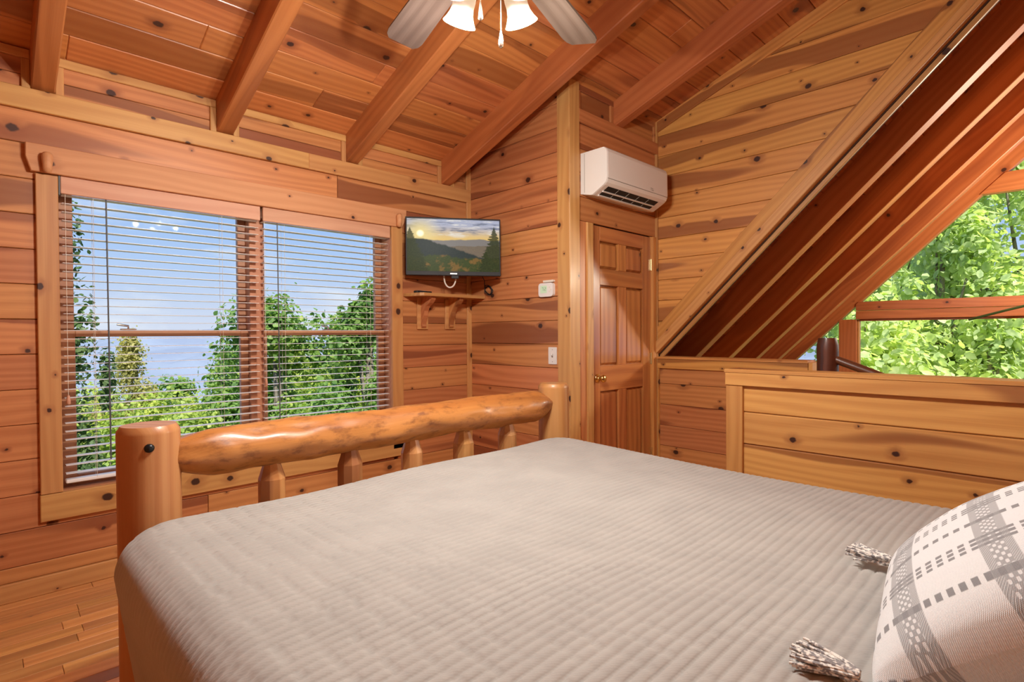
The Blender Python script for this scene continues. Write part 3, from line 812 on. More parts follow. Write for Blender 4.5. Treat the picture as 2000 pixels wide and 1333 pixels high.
kn.build('knob', 'brass', dr_)
for hz in (1.775, 1.02, .25):
    MB().bbox(X1-.004, X1+.010, dy-.012, dy-.002, hz-.044, hz+.044, .001).tube([(X1+.004, dy-.014, hz-.046), (X1+.004, dy-.014, hz+.046)], .006, 8).build('hinge', 'brass_pale', dr_)
for a0, a1 in ((DX0-.062, DX0+.006), (DX1-.006, DX1+.042)):
    dbox(a0, a1, 0, DZ-.004, .030, 'casing', True, z0=.002, mat='pine_pale' if a0 < 3.3 else 'pine_gold')
dbox(DX0, DX0+.011, 0, DZ, .05, 'jamb', True, z0=-.04); dbox(DX1-.011, DX1, 0, DZ, .05, 'jamb', True, z0=-.04)
MB().box(DX0, DX1, Y3+.09, Y3+.12, 0, DZ).build('back_panel', 'groove', dr_)

# ------------------------------------------------------------------ mini-split air conditioner
AX0, AX1 = 2.966, 3.742
ac = thing('air_conditioner', 'white wall-mounted split air conditioner above the panelled door', 'air conditioner', ((AX0+AX1)/2, Y3, 2.18))
T = Matrix.Translation(-Vector(ac.location))
def prof_ac():
    # (depth from wall, z): back bottom, round front bottom, front, top
    p = [(0, 2.183), (.085, 2.163), (.100, 2.163), (.196, 2.214), (.212, 2.228), (.220, 2.246), (.224, 2.27), (.222, 2.43), (.214, 2.452), (.196, 2.466), (.0, 2.466)]
    return p
pf = prof_ac()
mb = MB(); n = len(pf)
secs = [(AX0, .985), (AX0+.012, 1.0), (AX1-.012, 1.0), (AX1, .985)]
cz = 2.32
vs = []
for xx, k in secs:
    for d, z in pf: vs.append((xx, Y3-d*k, cz+(z-cz)*k))
fs = []
for i in range(3):
    for j in range(n): j2 = (j+1) % n; fs.append((i*n+j, i*n+j2, (i+1)*n+j2, (i+1)*n+j))
fs += [tuple(range(n-1, -1, -1)), tuple(range(3*n, 4*n))]
mb.add(vs, fs).build('housing', 'white_plastic', ac, T)
def surf(d0, z0, d1, z1): pass
# outlet slot lies on the slanted lower front between (.206,2.208) and (.15,2.170)
sl = Vector((0, -.206, 2.208+.0)); s2 = Vector((0, -.105, 2.168))
def acq(x0, x1, t0, t1, lift, th):
    a = Vector((0, Y3-.197, 2.2145)); c = Vector((0, Y3-.100, 2.163)); d = (c-a); nn = Vector((0, d.z, -d.y)).normalized()
    if nn.z > 0: nn = -nn
    P = lambda x, t, l: Vector((x, 0, 0)) + a + d*t + nn*l
    mb = MB(); vs = [P(x, t, l) for l in (lift, lift+th) for t in (t0, t1) for x in (x0, x1)]
    return mb.add(vs, [(0, 2, 3, 1), (4, 5, 7, 6), (0, 1, 5, 4), (2, 6, 7, 3), (0, 4, 6, 2), (1, 3, 7, 5)])
acq(AX0+.055, AX1-.085, .06, .90, -.02, .0210).build('air_outlet', 'dark_slot', ac, T)
acq(AX0+.05, AX1-.08, .46, .54, -.002, .009).build('louver', 'white_plastic', ac, T)
acq(AX0+.05, AX1-.08, .84, .92, -.002, .009).build('louver', 'white_plastic', ac, T)
for k in range(1, 5):
    xx = AX0+.055+(AX1-AX0-.14)*k/5
    acq(xx-.002, xx+.002, .10, .84, -.012, .0150).build('vane', 'grey_line', ac, T)
MB().box(AX0+.008, AX1-.008, Y3-.2245, Y3-.218, 2.2515, 2.2545).build('seam', 'grey_line', ac, T)
MB().box(AX0+.0002-.001, AX0+.003, Y3-.035, Y3-.032, 2.19, 2.455).build('side_seam', 'grey_line', ac, T)
lg = MB(); lx = AX0+.53
lg.box(lx, lx+.014, Y3-.2245, Y3-.223, 2.281, 2.284); lg.box(lx+.0055, lx+.0085, Y3-.2245, Y3-.223, 2.266, 2.284)
lg.box(lx+.017, lx+.029, Y3-.2245, Y3-.223, 2.281, 2.284); lg.box(lx+.017, lx+.020, Y3-.2245, Y3-.223, 2.266, 2.284); lg.box(lx+.017, lx+.029, Y3-.2245, Y3-.223, 2.266, 2.269)
lg.box(lx+.032, lx+.035, Y3-.2245, Y3-.223, 2.266, 2.284); lg.box(lx+.032, lx+.042, Y3-.2245, Y3-.223, 2.266, 2.269)
lg.build('logo', 'grey_line', ac, T)

# ------------------------------------------------------------------ television
def ray_at(px, py, fd):
    return CAM + (fw + rt*((px-1000)/FPX) - up*((py-666.5)/FPX))*fd
TW_, TH_ = .692, .418
tl = ray_at(791.5, 421, 3.87); tr_ = ray_at(977.5, 430.5, 4.00)
exx = (tr_-tl); exx.z = 0; TWr = exx.length; exx.normalize()
ezz = Z_; eyy = ezz.cross(exx)                  # eyy points away from the viewer
cz_ = (tl.z+tr_.z)/2 - TH_/2
cc = (tl+tr_)/2; cc.z = cz_
tv = thing('television', 'black flat television showing a mountain sunset, mounted in the corner', 'television', cc)
MT = Matrix(((exx.x, eyy.x, 0, 0), (exx.y, eyy.y, 0, 0), (0, 0, 1, 0), (0, 0, 0, 1)))
MB().bbox(-TWr/2, TWr/2, 0, .035, -TH_/2, TH_/2, .003).build('casing', 'black_plastic', tv, MT)
MB().bbox(-TWr*.3, TWr*.3, .03, .06, -TH_*.4, TH_*.3, .01).build('back_cover', 'black_plastic', tv, MT)
SWt, SHt = .665, .375
scr = MB().box(0, SWt, 0, SHt, -.001, .001)
sx_ = (TWr-.02)/SWt
ms = MT @ Matrix(((sx_, 0, 0, -SWt*sx_/2), (0, 0, 1, -.0008), (0, 1, 0, -TH_/2+.030), (0, 0, 0, 1)))
scr.build('screen', 'tv_picture', tv, ms)
MB().box(-.028, .022, -.0015, 0, -TH_/2+.010, -TH_/2+.017).build('logo', 'silver_mark', tv, MT)
MB().bbox(-.02, .035, .0, .02, -TH_/2-.022, -TH_/2+.002, .003).build('receiver_box', 'black_plastic', tv, MT)
arm = MB(); p0 = cc+eyy*.06; arm.tube([p0, p0+eyy*.06, Vector((X2-.10, YW-.22, cz_)), Vector((X2-.002, YW-.25, cz_))], .014, 8)
arm.box(X2-.01, X2, YW-.33, YW-.17, cz_-.08, cz_+.08)
arm.build('wall_arm', 'black_plastic', tv, Matrix.Translation(-cc))
def hang(px0, px1, py, low, fd): 
    return [ray_at(px0+(px1-px0)*(0.5-.5*math.cos(math.pi*k/14)), py+low*math.sin(math.pi*k/14)**.7, fd) for k in range(15)]
tag(MB().tube(hang(867, 891, 533, 29, 4.0), .006, 8).build('coaxial_cable', 'cable_white'), 'pale cable looping below the television', 'cable')
pts = []
for k in range(70):
    a = k/69*2*math.pi*4.2; pts.append(Vector((X2-.012-.006*math.sin(a*.7), 3.165+.042*math.cos(a)+.004*math.sin(a*2.3), 1.565+.034*math.sin(a*1.0+.3)+.006*math.cos(a*.31))))
pts = [Vector((X2-.07, 3.19, 1.70)), Vector((X2-.03, 3.19, 1.64))]+pts
tag(MB().tube(pts, .0028, 6).build('power_cord', 'black_plastic'), 'coil of thin black cord hanging on the wall over the shelf end', 'cord')

# ------------------------------------------------------------------ corner shelf
sh = thing('wall_shelf', 'small pine shelf on two brackets below the television', 'shelf', (2.5, YW, 1.5))
T = Matrix.Translation(-Vector(sh.location))
sp = [(2.205, YW), (2.235, YW-.165), (2.26, YW-.185), (X2-.004, YW-.185), (X2-.004, YW)]
MB().prism(sp[::-1], 1.502, 1.524, lambda a, b_, t: Vector((a, b_, t))).build('shelf_board', 'pine_pale', sh, T)
for bx in (2.365, 2.625):
    prof = [(0, 1.502), (.155, 1.502), (.150, 1.480), (.125, 1.455), (.085, 1.435), (.060, 1.40), (.055, 1.365), (.040, 1.335), (.030, 1.30), (.034, 1.285), (.02, 1.272), (0, 1.272)]
    br = MB().prism(prof, bx-.019, bx+.019, lambda a, b_, t: Vector((t, YW-a, b_))); br.build('bracket', 'pine_wall', sh, T)
    MB().bbox(bx-.048, bx+.048, YW-.016, YW, 1.262, 1.502, .003).build('bracket_plate', 'pine_pale', sh, T)
rm = thing('remote_control', 'slim black remote lying on the pine shelf', 'remote', (2.30, YW-.11, 1.524))
MB().bbox(-.075, .075, -.02, .02, 0, .016, .004).build('body', 'black_plastic', rm, Matrix.Rotation(.15, 4, 'Z'))
MB().bbox(-.06, .02, -.012, .012, .0155, .018, .001).build('keypad', 'grey_line', rm, Matrix.Rotation(.15, 4, 'Z'))

# ------------------------------------------------------------------ thermostat and switch
th = thing('thermostat', 'white rounded thermostat with green display on the pine wall', 'thermostat', (X2, 2.553, 1.53))
def rr_poly(w_, h_, r_, k=5):
    out = []
    for cx, cy, a0 in ((w_/2-r_, h_/2-r_, 0), (-w_/2+r_, h_/2-r_, 90), (-w_/2+r_, -h_/2+r_, 180), (w_/2-r_, -h_/2+r_, 270)):
        for i in range(k+1):
            a = math.radians(a0+90*i/k); out.append((cx+r_*math.cos(a), cy+r_*math.sin(a)))
    return out
FT = axes((0, 0, 0), -Y_, Z_)
def onwall(poly, t0, t1): return MB().prism(poly, t0, t1, lambda a, b_, t: FT @ Vector((a, b_, t)))
onwall(rr_poly(.135, .096, .022), 0, .024).build('case', 'white_plastic', th)
onwall([(a-.018, b_+.004) for a, b_ in rr_poly(.060, .052, .004)], .020, .0248).build('display', 'lcd', th)
dg = MB()
for ax, segs in ((-.034, 'abc'), (-.010, 'abged')):
    W, Hh, k = .014, .024, .0022
    S = {'a': (0, W, Hh-k, Hh), 'b': (W-k, W, Hh/2, Hh), 'c': (W-k, W, 0, Hh/2), 'd': (0, W, 0, k), 'e': (0, k, 0, Hh/2), 'f': (0, k, Hh/2, Hh), 'g': (0, W, Hh/2-k/2, Hh/2+k/2)}
    for q in segs:
        a0, a1, b0, b1 = S[q]; pl = rect(ax+a0, ax+a1, -.006+b0, -.006+b1)
        dg.prism(pl, .0246, .0254, lambda a, b_, t: FT @ Vector((a, b_, t)))
dg.build('digits', 'lcd_mark', th)
for dx_, dz_ in ((.036, .016), (.036, -.012), (.050, .002)):
    onwall([(a+dx_, b_+dz_) for a, b_ in rr_poly(.012, .010, .003)], .02, .0262).build('button', 'cord', th)
onwall([(a+.02, b_+.060) for a, b_ in rr_poly(.095, .014, .004)], 0, .02).build('top_strip', 'cord', th)
sw = thing('light_switch', 'white light switch plate on the pine wall below the thermostat', 'switch', (X2, 2.508, 1.070))
onwall(rr_poly(.075, .118, .004), 0, .006).build('plate', 'white_plastic', sw)
onwall(rr_poly(.011, .025, .001), .004, .008).build('slot', 'grey_line', sw)
MB().bbox(-.018, -.004, -.004, .004, -.004, .012, .001).build('toggle', 'white_plastic', sw, Matrix.Rotation(.35, 4, 'Y'))
for q in (-.042, .042): onwall([(a, b_+q) for a, b_ in rr_poly(.006, .006, .0028)], .005, .0068).build('screw', 'grey_line', sw)

# ------------------------------------------------------------------ log bed
def log_tube(p0, p1, rad, seed, n=40, seg=24, wob=.006, lump=.008, taper0=0, taper1=0, r_end=.55, local=True):
    p0 = Vector(p0); p1 = Vector(p1); L_ = (p1-p0).length
    vs = []; fs = []
    for i in range(n+1):
        t = i/n; s = t*L_; r_ = rad
        if taper0 and s < taper0: q = 1-s/taper0; r_ *= 1-(1-r_end)*q**1.7
        if taper1 and L_-s < taper1: q = 1-(L_-s)/taper1; r_ *= 1-(1-r_end)*q**1.7
        cy = wob*noise.noise((s*1.4, seed, 0)); cz = wob*noise.noise((s*1.4, seed, 7))
        for k in range(seg):
            a = 2*math.pi*k/seg
            dsp = lump*noise.noise((s*4.0, math.cos(a)*1.2+seed, math.sin(a)*1.2)) + lump*.4*noise.noise((s*13, math.cos(a)*3+seed, math.sin(a)*3))
            rr = r_+dsp*(r_/rad)
            vs.append((s, cy+rr*math.cos(a), cz+rr*math.sin(a)))
    for i in range(n):
        for k in range(seg):
            k2 = (k+1) % seg; fs.append((i*seg+k, i*seg+k2, (i+1)*seg+k2, (i+1)*seg+k))
    mb = MB().add(vs, fs, True)
    mb.add(vs[:seg], [tuple(range(seg-1, -1, -1))]); mb.add(vs[-seg:], [tuple(range(seg))])
    d = (p1-p0).normalized(); a = Z_ if abs(d.z) < .9 else Y_
    e2 = a.cross(d).normalized()
    return mb, axes(p0, d, e2)
YF = 1.98
bed = thing('log_bed', 'rustic peeled-log bed with thick round footboard rail and spindles', 'bed', (1.3, 1.0, 0))
TB = Matrix.Translation(-Vector(bed.location))
def bpart(mbM, nm, mat, parent=bed):
    mb, M = mbM; return mb.build(nm, mat, parent, TB @ M)
for px, rad, sd2 in ((.362, .084, 1.0), (2.246, .084, 5.0)):
    L_ = .952; vs = []; fs = []; seg = 32
    prof = [(0, rad), (.05, rad)]+[(.05+.85*i/24, rad) for i in range(1, 25)]+[(.928, rad), (.936, rad*.99), (.951, rad*.88), (.952, rad*.87)]
    for z, r_ in prof:
        for k in range(seg):
            a = 2*math.pi*k/seg
            q = r_*(1+.035*noise.noise((math.cos(a)*1.1+sd2, math.sin(a)*1.1, z*1.3)))
            vs.append((z, q*math.cos(a), q*math.sin(a)))
    for i in range(len(prof)-1):
        for k in range(seg): k2 = (k+1) % seg; fs.append((i*seg+k, i*seg+k2, (i+1)*seg+k2, (i+1)*seg+k))
    po = MB().add(vs, fs, True).add([v for v in vs[-seg:]], [tuple(range(seg))]).build('post', 'log_post', bed, TB @ axes((px, YF, 0), Z_, X_))
    if px < 1:
        dd = (Vector((0, 0, 0))-Vector((px, YF, 0))).normalized(); bp_ = Vector((px, YF, .892))+dd*rad*.97
        M = Matrix.Translation(bp_) @ dd.to_track_quat('Z', 'Y').to_matrix().to_4x4()
        b0 = MB().lathe([(.0135, -.01), (.0135, .002), (.012, .008), (.007, .012), (0, .013)], 20, M).build('bolt_cap', 'bolt_black', bed, TB)
bpart(log_tube((.40, YF, .845), (2.20, YF, .845), .077, 3.3, n=90, seg=36, wob=.012, lump=.012, taper0=.17, taper1=.14, r_end=.50), 'foot_rail', 'log_wood')
for i, px in enumerate((.73, 1.03, 1.32, 1.605, 1.89)):
    seg = 9; prof = [(.22, .047), (.716, .047), (.782, .026), (.80, .026)]
    vs = []; fs = []
    for z, r_ in prof:
        for k in range(seg):
            a = 2*math.pi*(k+.3*i)/seg; q = r_*(1+.05*math.sin(3*k+i*1.7)); vs.append((z-.22, q*math.cos(a), q*math.sin(a)))
    for j in range(len(prof)-1):
        for k in range(seg): k2 = (k+1) % seg; fs.append((j*seg+k, j*seg+k2, (j+1)*seg+k2, (j+1)*seg+k))
    fs.append(tuple(range(seg-1, -1, -1)))
    MB().add(vs, fs).build('spindle', 'log_post', bed, TB @ axes((px, YF, .22), Z_, X_))
bpart(log_tube((.40, YF, .27), (2.20, YF, .27), .06, 8.3, n=40, seg=16, taper0=.1, taper1=.1), 'lower_rail', 'log_wood')
for px in (.40, 2.18):
    MB().bbox(px-.03, px+.03, -.05, YF-.06, .20, .36, .01).build('side_rail', 'log_post', bed, TB)
MB().bbox(.33, 2.12, -.16, 1.80, .26, .56, .05).build('mattress_base', 'quilt_cotton', bed, TB)

# ------------------------------------------------------------------ quilt
QX0, QX1, QY1, QY0, QZ = .235, 2.17, 1.885, -.30, .692
RP, RB = .17, .10
def quilt():
    ix0, ix1, iy1 = QX0+RP, QX1-RP, QY1-RP
    M = .62; dx, dy_ = .0090, .0034
    nx = int((ix1-ix0+2*M)/dx); ny = int((iy1-QY0+.45)/dy_)
    S = np.linspace(ix0-M, ix1+M, nx+1); Tt = np.linspace(QY0, iy1+.45, ny+1)
    PX, PY = np.meshgrid(S, Tt)
    cx = np.clip(PX, ix0, ix1); cy = np.minimum(PY, iy1)
    ddx, ddy = PX-cx, PY-cy; d = np.hypot(ddx, ddy)+1e-9
    nxv, nyv = ddx/d, ddy/d
    f = RP-RB; th = np.clip((d-f)/RB, 0, np.pi/2)
    gd = np.where(d < f, d, f+RB*np.sin(th)); zd = -RB*(1-np.cos(th))
    ext = np.maximum(d-f-RB*np.pi/2, 0)
    gd = gd - .16*ext*(1+.25*np.sin(PY*7)); zd = zd-ext*.97
    X = cx+nxv*gd; Y = cy+nyv*gd; Z = QZ+zd
    # sag and soft unevenness of the top
    Z += .010*np.sin(PX*2.1+.4)*np.sin(PY*1.7+.6) + .004*np.sin(PX*7+PY*3) 
    # quilting: channels across the bed (along x), light stitch puckers across them
    P = .0242
    wav = PY + .010*np.sin(PX*2.3+1.0) + .004*np.sin(PX*6.1+PY*2.0)
    ch = np.abs(np.sin(np.pi*wav/P))**.42
    row = np.floor(wav/P)
    rng = np.random.RandomState(5)
    tab = rng.rand(4000, 3)
    ri = (row.astype(int)+1500) % 4000
    ph = tab[ri, 0]
    pk = np.abs(np.sin(np.pi*((PX+.006*np.sin(PY*5.0))/.056+.18*(ph-.5))))
    puck = np.exp(-(pk/.20)**2)
    leftness = np.clip(1.25-(PX-QX0)/1.1, .12, 1)
    st = np.sin(th); ct = np.cos(th)
    h = .0062*(1-.80*st)*ch*(1-.85*puck*leftness)
    X += nxv*st*h; Y += nyv*st*h; Z += ct*h
    v = np.stack([X, Y, Z], -1).reshape(-1, 3)
    idx = np.arange((ny+1)*(nx+1)).reshape(ny+1, nx+1)
    q = np.stack([idx[:-1, :-1], idx[:-1, 1:], idx[1:, 1:], idx[1:, :-1]], -1).reshape(-1, 4)
    me = bpy.data.meshes.new('quilt'); me.vertices.add(len(v)); me.vertices.foreach_set('co', v.ravel())
    me.loops.add(q.size); me.loops.foreach_set('vertex_index', q.ravel().astype(np.int32))
    me.polygons.add(len(q)); me.polygons.foreach_set('loop_start', np.arange(0, q.size, 4, dtype=np.int32))
    me.polygons.foreach_set('use_smooth', np.ones(len(q), bool)); me.update(calc_edges=True); me.validate()
    return me
tag(link('quilt', quilt(), 'quilt_cotton'), 'beige channel-stitched quilt spread over the log bed', 'quilt')

# ------------------------------------------------------------------ plaid pillow with tassels
PA = Vector((1.435, .270, .69)); PB = Vector((.925, .200, .69))
ex = (PA-PB).normalized(); lean = math.radians(54)
back = Vector((ex.y, -ex.x, 0)).normalized()
if back.y > 0: back = -back
ey = (Z_*math.cos(lean)+back*math.sin(lean)).normalized()
SZ = .53
pc = (PA+PB)/2 + ey*(SZ/2) + Vector((0, 0, .008))
pil = thing('throw_pillow', 'white and grey woven plaid throw pillow with tassels at the bed head', 'pillow', pc)
fr = axes((0, 0, 0), ex, ey)
if (fr.to_3x3() @ Vector((0, 0, 1))).z < 0: fr = axes((0, 0, 0), -ex, ey)
def pillow_mesh(a, thk, n=56):
    mb = MB(); vs = []; fs = []
    for side in (1, -1):
        o = len(vs)
        for j in range(n+1):
            for i in range(n+1):
                u_, v_ = -1+2*i/n, -1+2*j/n
                px = a*u_*(1-.075*(1-v_*v_)**1.0*(abs(u_)**3)); py = a*v_*(1-.075*(1-u_*u_)*(abs(v_)**3))
                t = ((1-u_**2)*(1-v_**2))**.42
                z = side*thk*t*(1+.05*noise.noise((u_*2, v_*2, side)))
                vs.append((px, py, z))
        for j in range(n):
            for i in range(n):
                q = (o+j*(n+1)+i, o+j*(n+1)+i+1, o+(j+1)*(n+1)+i+1, o+(j+1)*(n+1)+i)
                fs.append(q if side > 0 else q[::-1])
    return mb.add(vs, fs, True)
cov = pillow_mesh(SZ/2, .105).build('cover', 'plaid_weave', pil, fr)
def tassel(root, dirv, L_, seed, n=60):
    rg = random.Random(seed); mb = MB(); dirv = dirv.normalized(); sd3 = dirv.cross(Z_).normalized()
    mb.tube([root, root+dirv*.012, root+dirv*.024], [.009, .011, .008], 10)
    for i in range(n):
        a = rg.uniform(-1, 1); b_ = rg.uniform(0, 1); L2 = L_*rg.uniform(.82, 1.05)
        pts = []
        for k in range(6):
            t = k/5; sp_ = .005+.026*t**.9
            p = root+dirv*(L2*t)+sd3*(a*sp_+.004*math.sin(4*t+i))+Z_*(.002+b_*(.010+.012*t)-.002*t)
            p.z = max(p.z, QZ+.010)
            pts.append(p)
        mb.tube(pts, .0024, 5)
    o = mb.build('tassel', 'yarn', pil, Matrix.Translation(-pc)); return o
tassel(ray_at(1748, 1123, 0)*0 + Vector((1.43, .262, .712)), Vector((.06, .9, -.03)), .088, 1)
tassel(Vector((.915, .212, .712)), Vector((-.05, .9, -.03)), .088, 2)

# ------------------------------------------------------------------ ceiling fan
hr = Vector((rt.x, rt.y, 0)).normalized(); hf = Vector((fw.x, fw.y, 0)).normalized()
fc = hf*1.70 - hr*.065
FX, FY = fc.x, fc.y
FZ = 2.25
fan = thing('ceiling_fan', 'ceiling fan with weathered wood blades and lit glass shades over the bed', 'ceiling fan', (FX, FY, FZ))
def fT(M=None): return Matrix.Translation((0, 0, -FZ)) @ (M or Matrix())
def pol(ang, r_): return hr*math.cos(ang)*r_ + hf*math.sin(ang)*r_
ztop = zc(FY)
MB().lathe([(.07, ztop+.03), (.07, ztop-.05), (.05, ztop-.08), (.015, ztop-.10)], 24).build('canopy', 'nickel', fan, fT())
MB().tube([(0, 0, 2.62), (0, 0, ztop)], .013, 12).build('downrod', 'nickel', fan, fT())
MB().lathe([(.02, 2.67), (.05, 2.66), (.10, 2.63), (.125, 2.59), (.125, 2.53), (.10, 2.49), (.06, 2.47), (.05, 2.42), (.05, 2.40), (.075, 2.385), (.075, 2.36), (.03, 2.335), (0, 2.333)], 32).build('motor_housing', 'nickel', fan, fT())
ZB = 2.50
for k in range(6):
    a = math.radians(61+60*k)
    d = pol(a, 1); n_ = Z_.cross(d)
    M = Matrix(((d.x, n_.x, 0, 0), (d.y, n_.y, 0, 0), (0, 0, 1, ZB), (0, 0, 0, 1))) @ Matrix.Rotation(math.radians(11), 4, 'X')
    w0, w1_ = .058, .076; r_in, r_out = .19, .80
    ol = [(r_in, -w0), (r_out-.06, -w1_), (r_out-.025, -w1_*.93), (r_out, -w1_*.72), (r_out, w1_*.72), (r_out-.025, w1_*.93), (r_out-.06, w1_), (r_in, w0)]
    bl_ = MB().prism(ol, -.0045, .0045, lambda x, y, t: Vector((x, y, t))).build('blade', 'blade_wood', fan, fT(M))
    MB().prism([(.10, -.02), (.21, -.045), (.27, -.03), (.27, .03), (.21, .045), (.10, .02)], .0045, .010, lambda x, y, t: Vector((x, y, t))).build('blade_iron', 'nickel', bl_)
for k in range(4):
    a = math.radians(45+90*k); d = pol(a, 1)
    axd = (d*.42 - Z_).normalized()
    neck = d*.100 + Z_*2.355
    MB().tube([d*.04+Z_*2.355, d*.075+Z_*2.372, neck], .010, 8).build('lamp_arm', 'nickel', fan, fT())
    M = Matrix.Translation(neck) @ axd.to_track_quat('Z', 'Y').to_matrix().to_4x4()
    prof = [(.018, 0), (.027, .008), (.035, .022), (.037, .045), (.036, .065), (.039, .085), (.047, .104), (.055, .117), (.0538, .118), (.0455, .105), (.0375, .086), (.0345, .065), (.0355, .045), (.0335, .024), (.025, .010)]
    sh_ = MB().lathe(prof, 28, M).build('glass_shade', 'frosted_shade', fan, fT())
    MB().lathe([(.0, .012), (.011, .02), (.019, .045), (.023, .065), (.020, .085), (.010, .096), (0, .098)], 18, M).build('bulb', 'bulb', sh_)
    ld = bpy.data.lights.new('fan_lamp', 'POINT'); ld.energy = LAMP_W; ld.color = (1, .955, .88); ld.shadow_soft_size = .018
    lo = bpy.data.objects.new('fan_lamp', ld); col.objects.link(lo); lo.parent = fan
    lo.matrix_local = fT() @ Matrix.Translation(neck+axd*.142)
for ox, oy, zb in ((-.024, -.05, 2.172), (.037, -.05, 2.088)):
    p = hr*ox + hf*oy
    c = MB().tube([p+Z_*2.36, p+Z_*(zb+.055)], .0014, 6).build('pull_chain', 'nickel', fan, fT())
    MB().lathe([(.001, zb+.056), (.0025, zb+.052), (.006, zb+.028), (.0075, zb+.012), (.0065, zb+.005), (.003, zb), (0, zb)], 14, Matrix.Translation(p)).build('chain_fob', 'nickel', c)

# ------------------------------------------------------------------ stair newel log and handrail
nw = thing('newel_log', 'dark peeled log newel standing behind the knee wall', 'post', (3.42, .955, 0))
mbM = log_tube((0, 0, 0), (0, 0, 1.19), .053, 12.0, n=30, seg=18, lump=.005, taper1=.02, r_end=.85)
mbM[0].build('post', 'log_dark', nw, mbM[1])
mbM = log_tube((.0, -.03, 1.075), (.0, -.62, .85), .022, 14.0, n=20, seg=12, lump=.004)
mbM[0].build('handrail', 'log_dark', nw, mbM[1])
rp0, rp1 = ray_at(1892, 625, 5.6), ray_at(2060, 584, 5.0)
tag(MB().tube([rp0, (rp0+rp1)/2+Vector((0, 0, .004)), rp1], .012, 8).build('hanging_cord', 'leaf_dark'), 'green strand strung across the gable window rail', 'cord')

# ------------------------------------------------------------------ outdoors
struct('ground', MB().box(-40, 60, 3.9, 45, -14, -9).box(9, 60, -40, 4, -14, -6), 'forest_floor')
def hills():
    rg = 110; vs = []; fs = []
    dist = [45*1.075**i for i in range(58)]
    ridges = ((260, 60, -17, 8), (480, 90, -18, 18), (850, 140, -16, 34), (1400, 200, -6, 52), (2150, 260, 10, 80))
    for R in dist:
        for i in range(rg+1):
            a = math.radians(-60+230*i/rg)
            hgt = -16-.06*min(R, 800)
            for k, (rc, wd, top, amp) in enumerate(ridges):
                t_ = top+amp*noise.noise((a*4.5+k*7.3, k*3.1, 0))+amp*.4*noise.noise((a*17+k*7.3, k*3.1, 5))
                hgt = max(hgt, -120+(t_+120)*math.exp(-((R-rc-wd*.8*noise.noise((a*3, k, 9)))/(wd*2.2))**2))
            vs.append((R*math.cos(a), R*math.sin(a), hgt))
    for j in range(len(dist)-1):
        for i in range(rg): fs.append((j*(rg+1)+i, j*(rg+1)+i+1, (j+1)*(rg+1)+i+1, (j+1)*(rg+1)+i))
    return MB().add(vs, fs, True)
struct('hills', hills(), 'haze_blue_hills', 'wooded hills on the horizon, coloured haze blue')
def tree(name, label, top, rx, rz, n, leaf, mat, seed, ground=-9.5, trunk=.14, lumps=9, group='trees outside the windows', branches=True):
    """crown of leaves gathered in lumps, plus trunk and boughs"""
    rs = np.random.RandomState(seed)
    n = int(n*1.5); leaf *= .74
    base = Vector((top.x, top.y, ground)); t = thing(name, label, 'tree', base, group)
    cen = Vector((0, 0, top.z-ground-rz))
    nb = lumps; lumps = lumps*3
    L = rs.normal(size=(lumps, 3)); L /= np.linalg.norm(L, axis=1)[:, None]; L *= (rs.rand(lumps, 1)**.45)*.86
    L[:, :2] *= np.clip(1.12-.62*np.maximum(L[:, 2:3], 0), .3, 1)
    L[0] = (0, 0, .70); Lr = .13+.17*rs.rand(lumps)
    k = rs.randint(0, lumps, n)
    dv = rs.normal(size=(n, 3)); dv /= np.linalg.norm(dv, axis=1)[:, None]
    p = L[k]+dv*(Lr[k][:, None])*(rs.rand(n, 1)**.45)*(1+.55*(rs.rand(n, 1) > .86)*rs.rand(n, 1))
    lumps = nb
    p *= np.array([rx, rx, rz])
    p += np.array(cen)
    nr_ = dv+rs.normal(size=(n, 3))*.7+np.array([0, 0, .5]); nr_ /= np.linalg.norm(nr_, axis=1)[:, None]
    a = np.cross(nr_, rs.normal(size=(n, 3))); a /= np.linalg.norm(a, axis=1)[:, None]; b_ = np.cross(nr_, a)
    s = leaf*(.55+.9*rs.rand(n, 1))
    # pointed leaf of six corners, slightly folded
    q = [(-1, 0, 0), (-.35, -.55, .1), (.35, -.6, .1), (1, 0, 0), (.35, .6, .1), (-.35, .55, .1)]
    vs = np.stack([p+a*s*u_+b_*s*v_+nr_*s*w_ for u_, v_, w_ in q], 1).reshape(-1, 3)
    ix = np.arange(n)[:, None]*6
    tri_ = np.concatenate([ix+np.array([0, 1, 2, 3]), ix+np.array([0, 3, 4, 5])], 1).reshape(-1, 4).astype(np.int32)
    me = bpy.data.meshes.new('crown'); me.vertices.add(len(vs)); me.vertices.foreach_set('co', vs.ravel())
    me.loops.add(tri_.size); me.loops.foreach_set('vertex_index', tri_.ravel()); me.polygons.add(len(tri_))
    me.polygons.foreach_set('loop_start', np.arange(0, tri_.size, 4, dtype=np.int32)); me.update(calc_edges=True)
    link('crown', me, mat, t)
    z_top = cen.z+rz*.6
    pts = [Vector((.15*math.sin(z*.5+seed), .15*math.cos(z*.4+seed), z_top*z/8)) for z in range(9)]
    MB().tube(pts, [trunk*(1-.085*z) for z in range(9)], 8).build('trunk', 'bark', t)
    if branches:
        for i in range(lumps):
            q0 = Vector((0, 0, cen.z-rz*.3+rz*.3*(i/lumps))); q1 = Vector(L[i]*np.array([rx, rx, rz]))+cen
            MB().tube([q0, (q0+q1)/2+Vector((0, 0, -.1)), q1], [trunk*.4, trunk*.28, trunk*.1], 6).build('bough', 'bark', t)
    return t
def T3(px, py, D): return ray_at(px, py, D)
tree('broadleaf_tree', 'tall green tree rising behind the middle of the double window', T3(545, 560, 13), 2.3, 3.6, 15000, .085, 'leaf_green', 1)
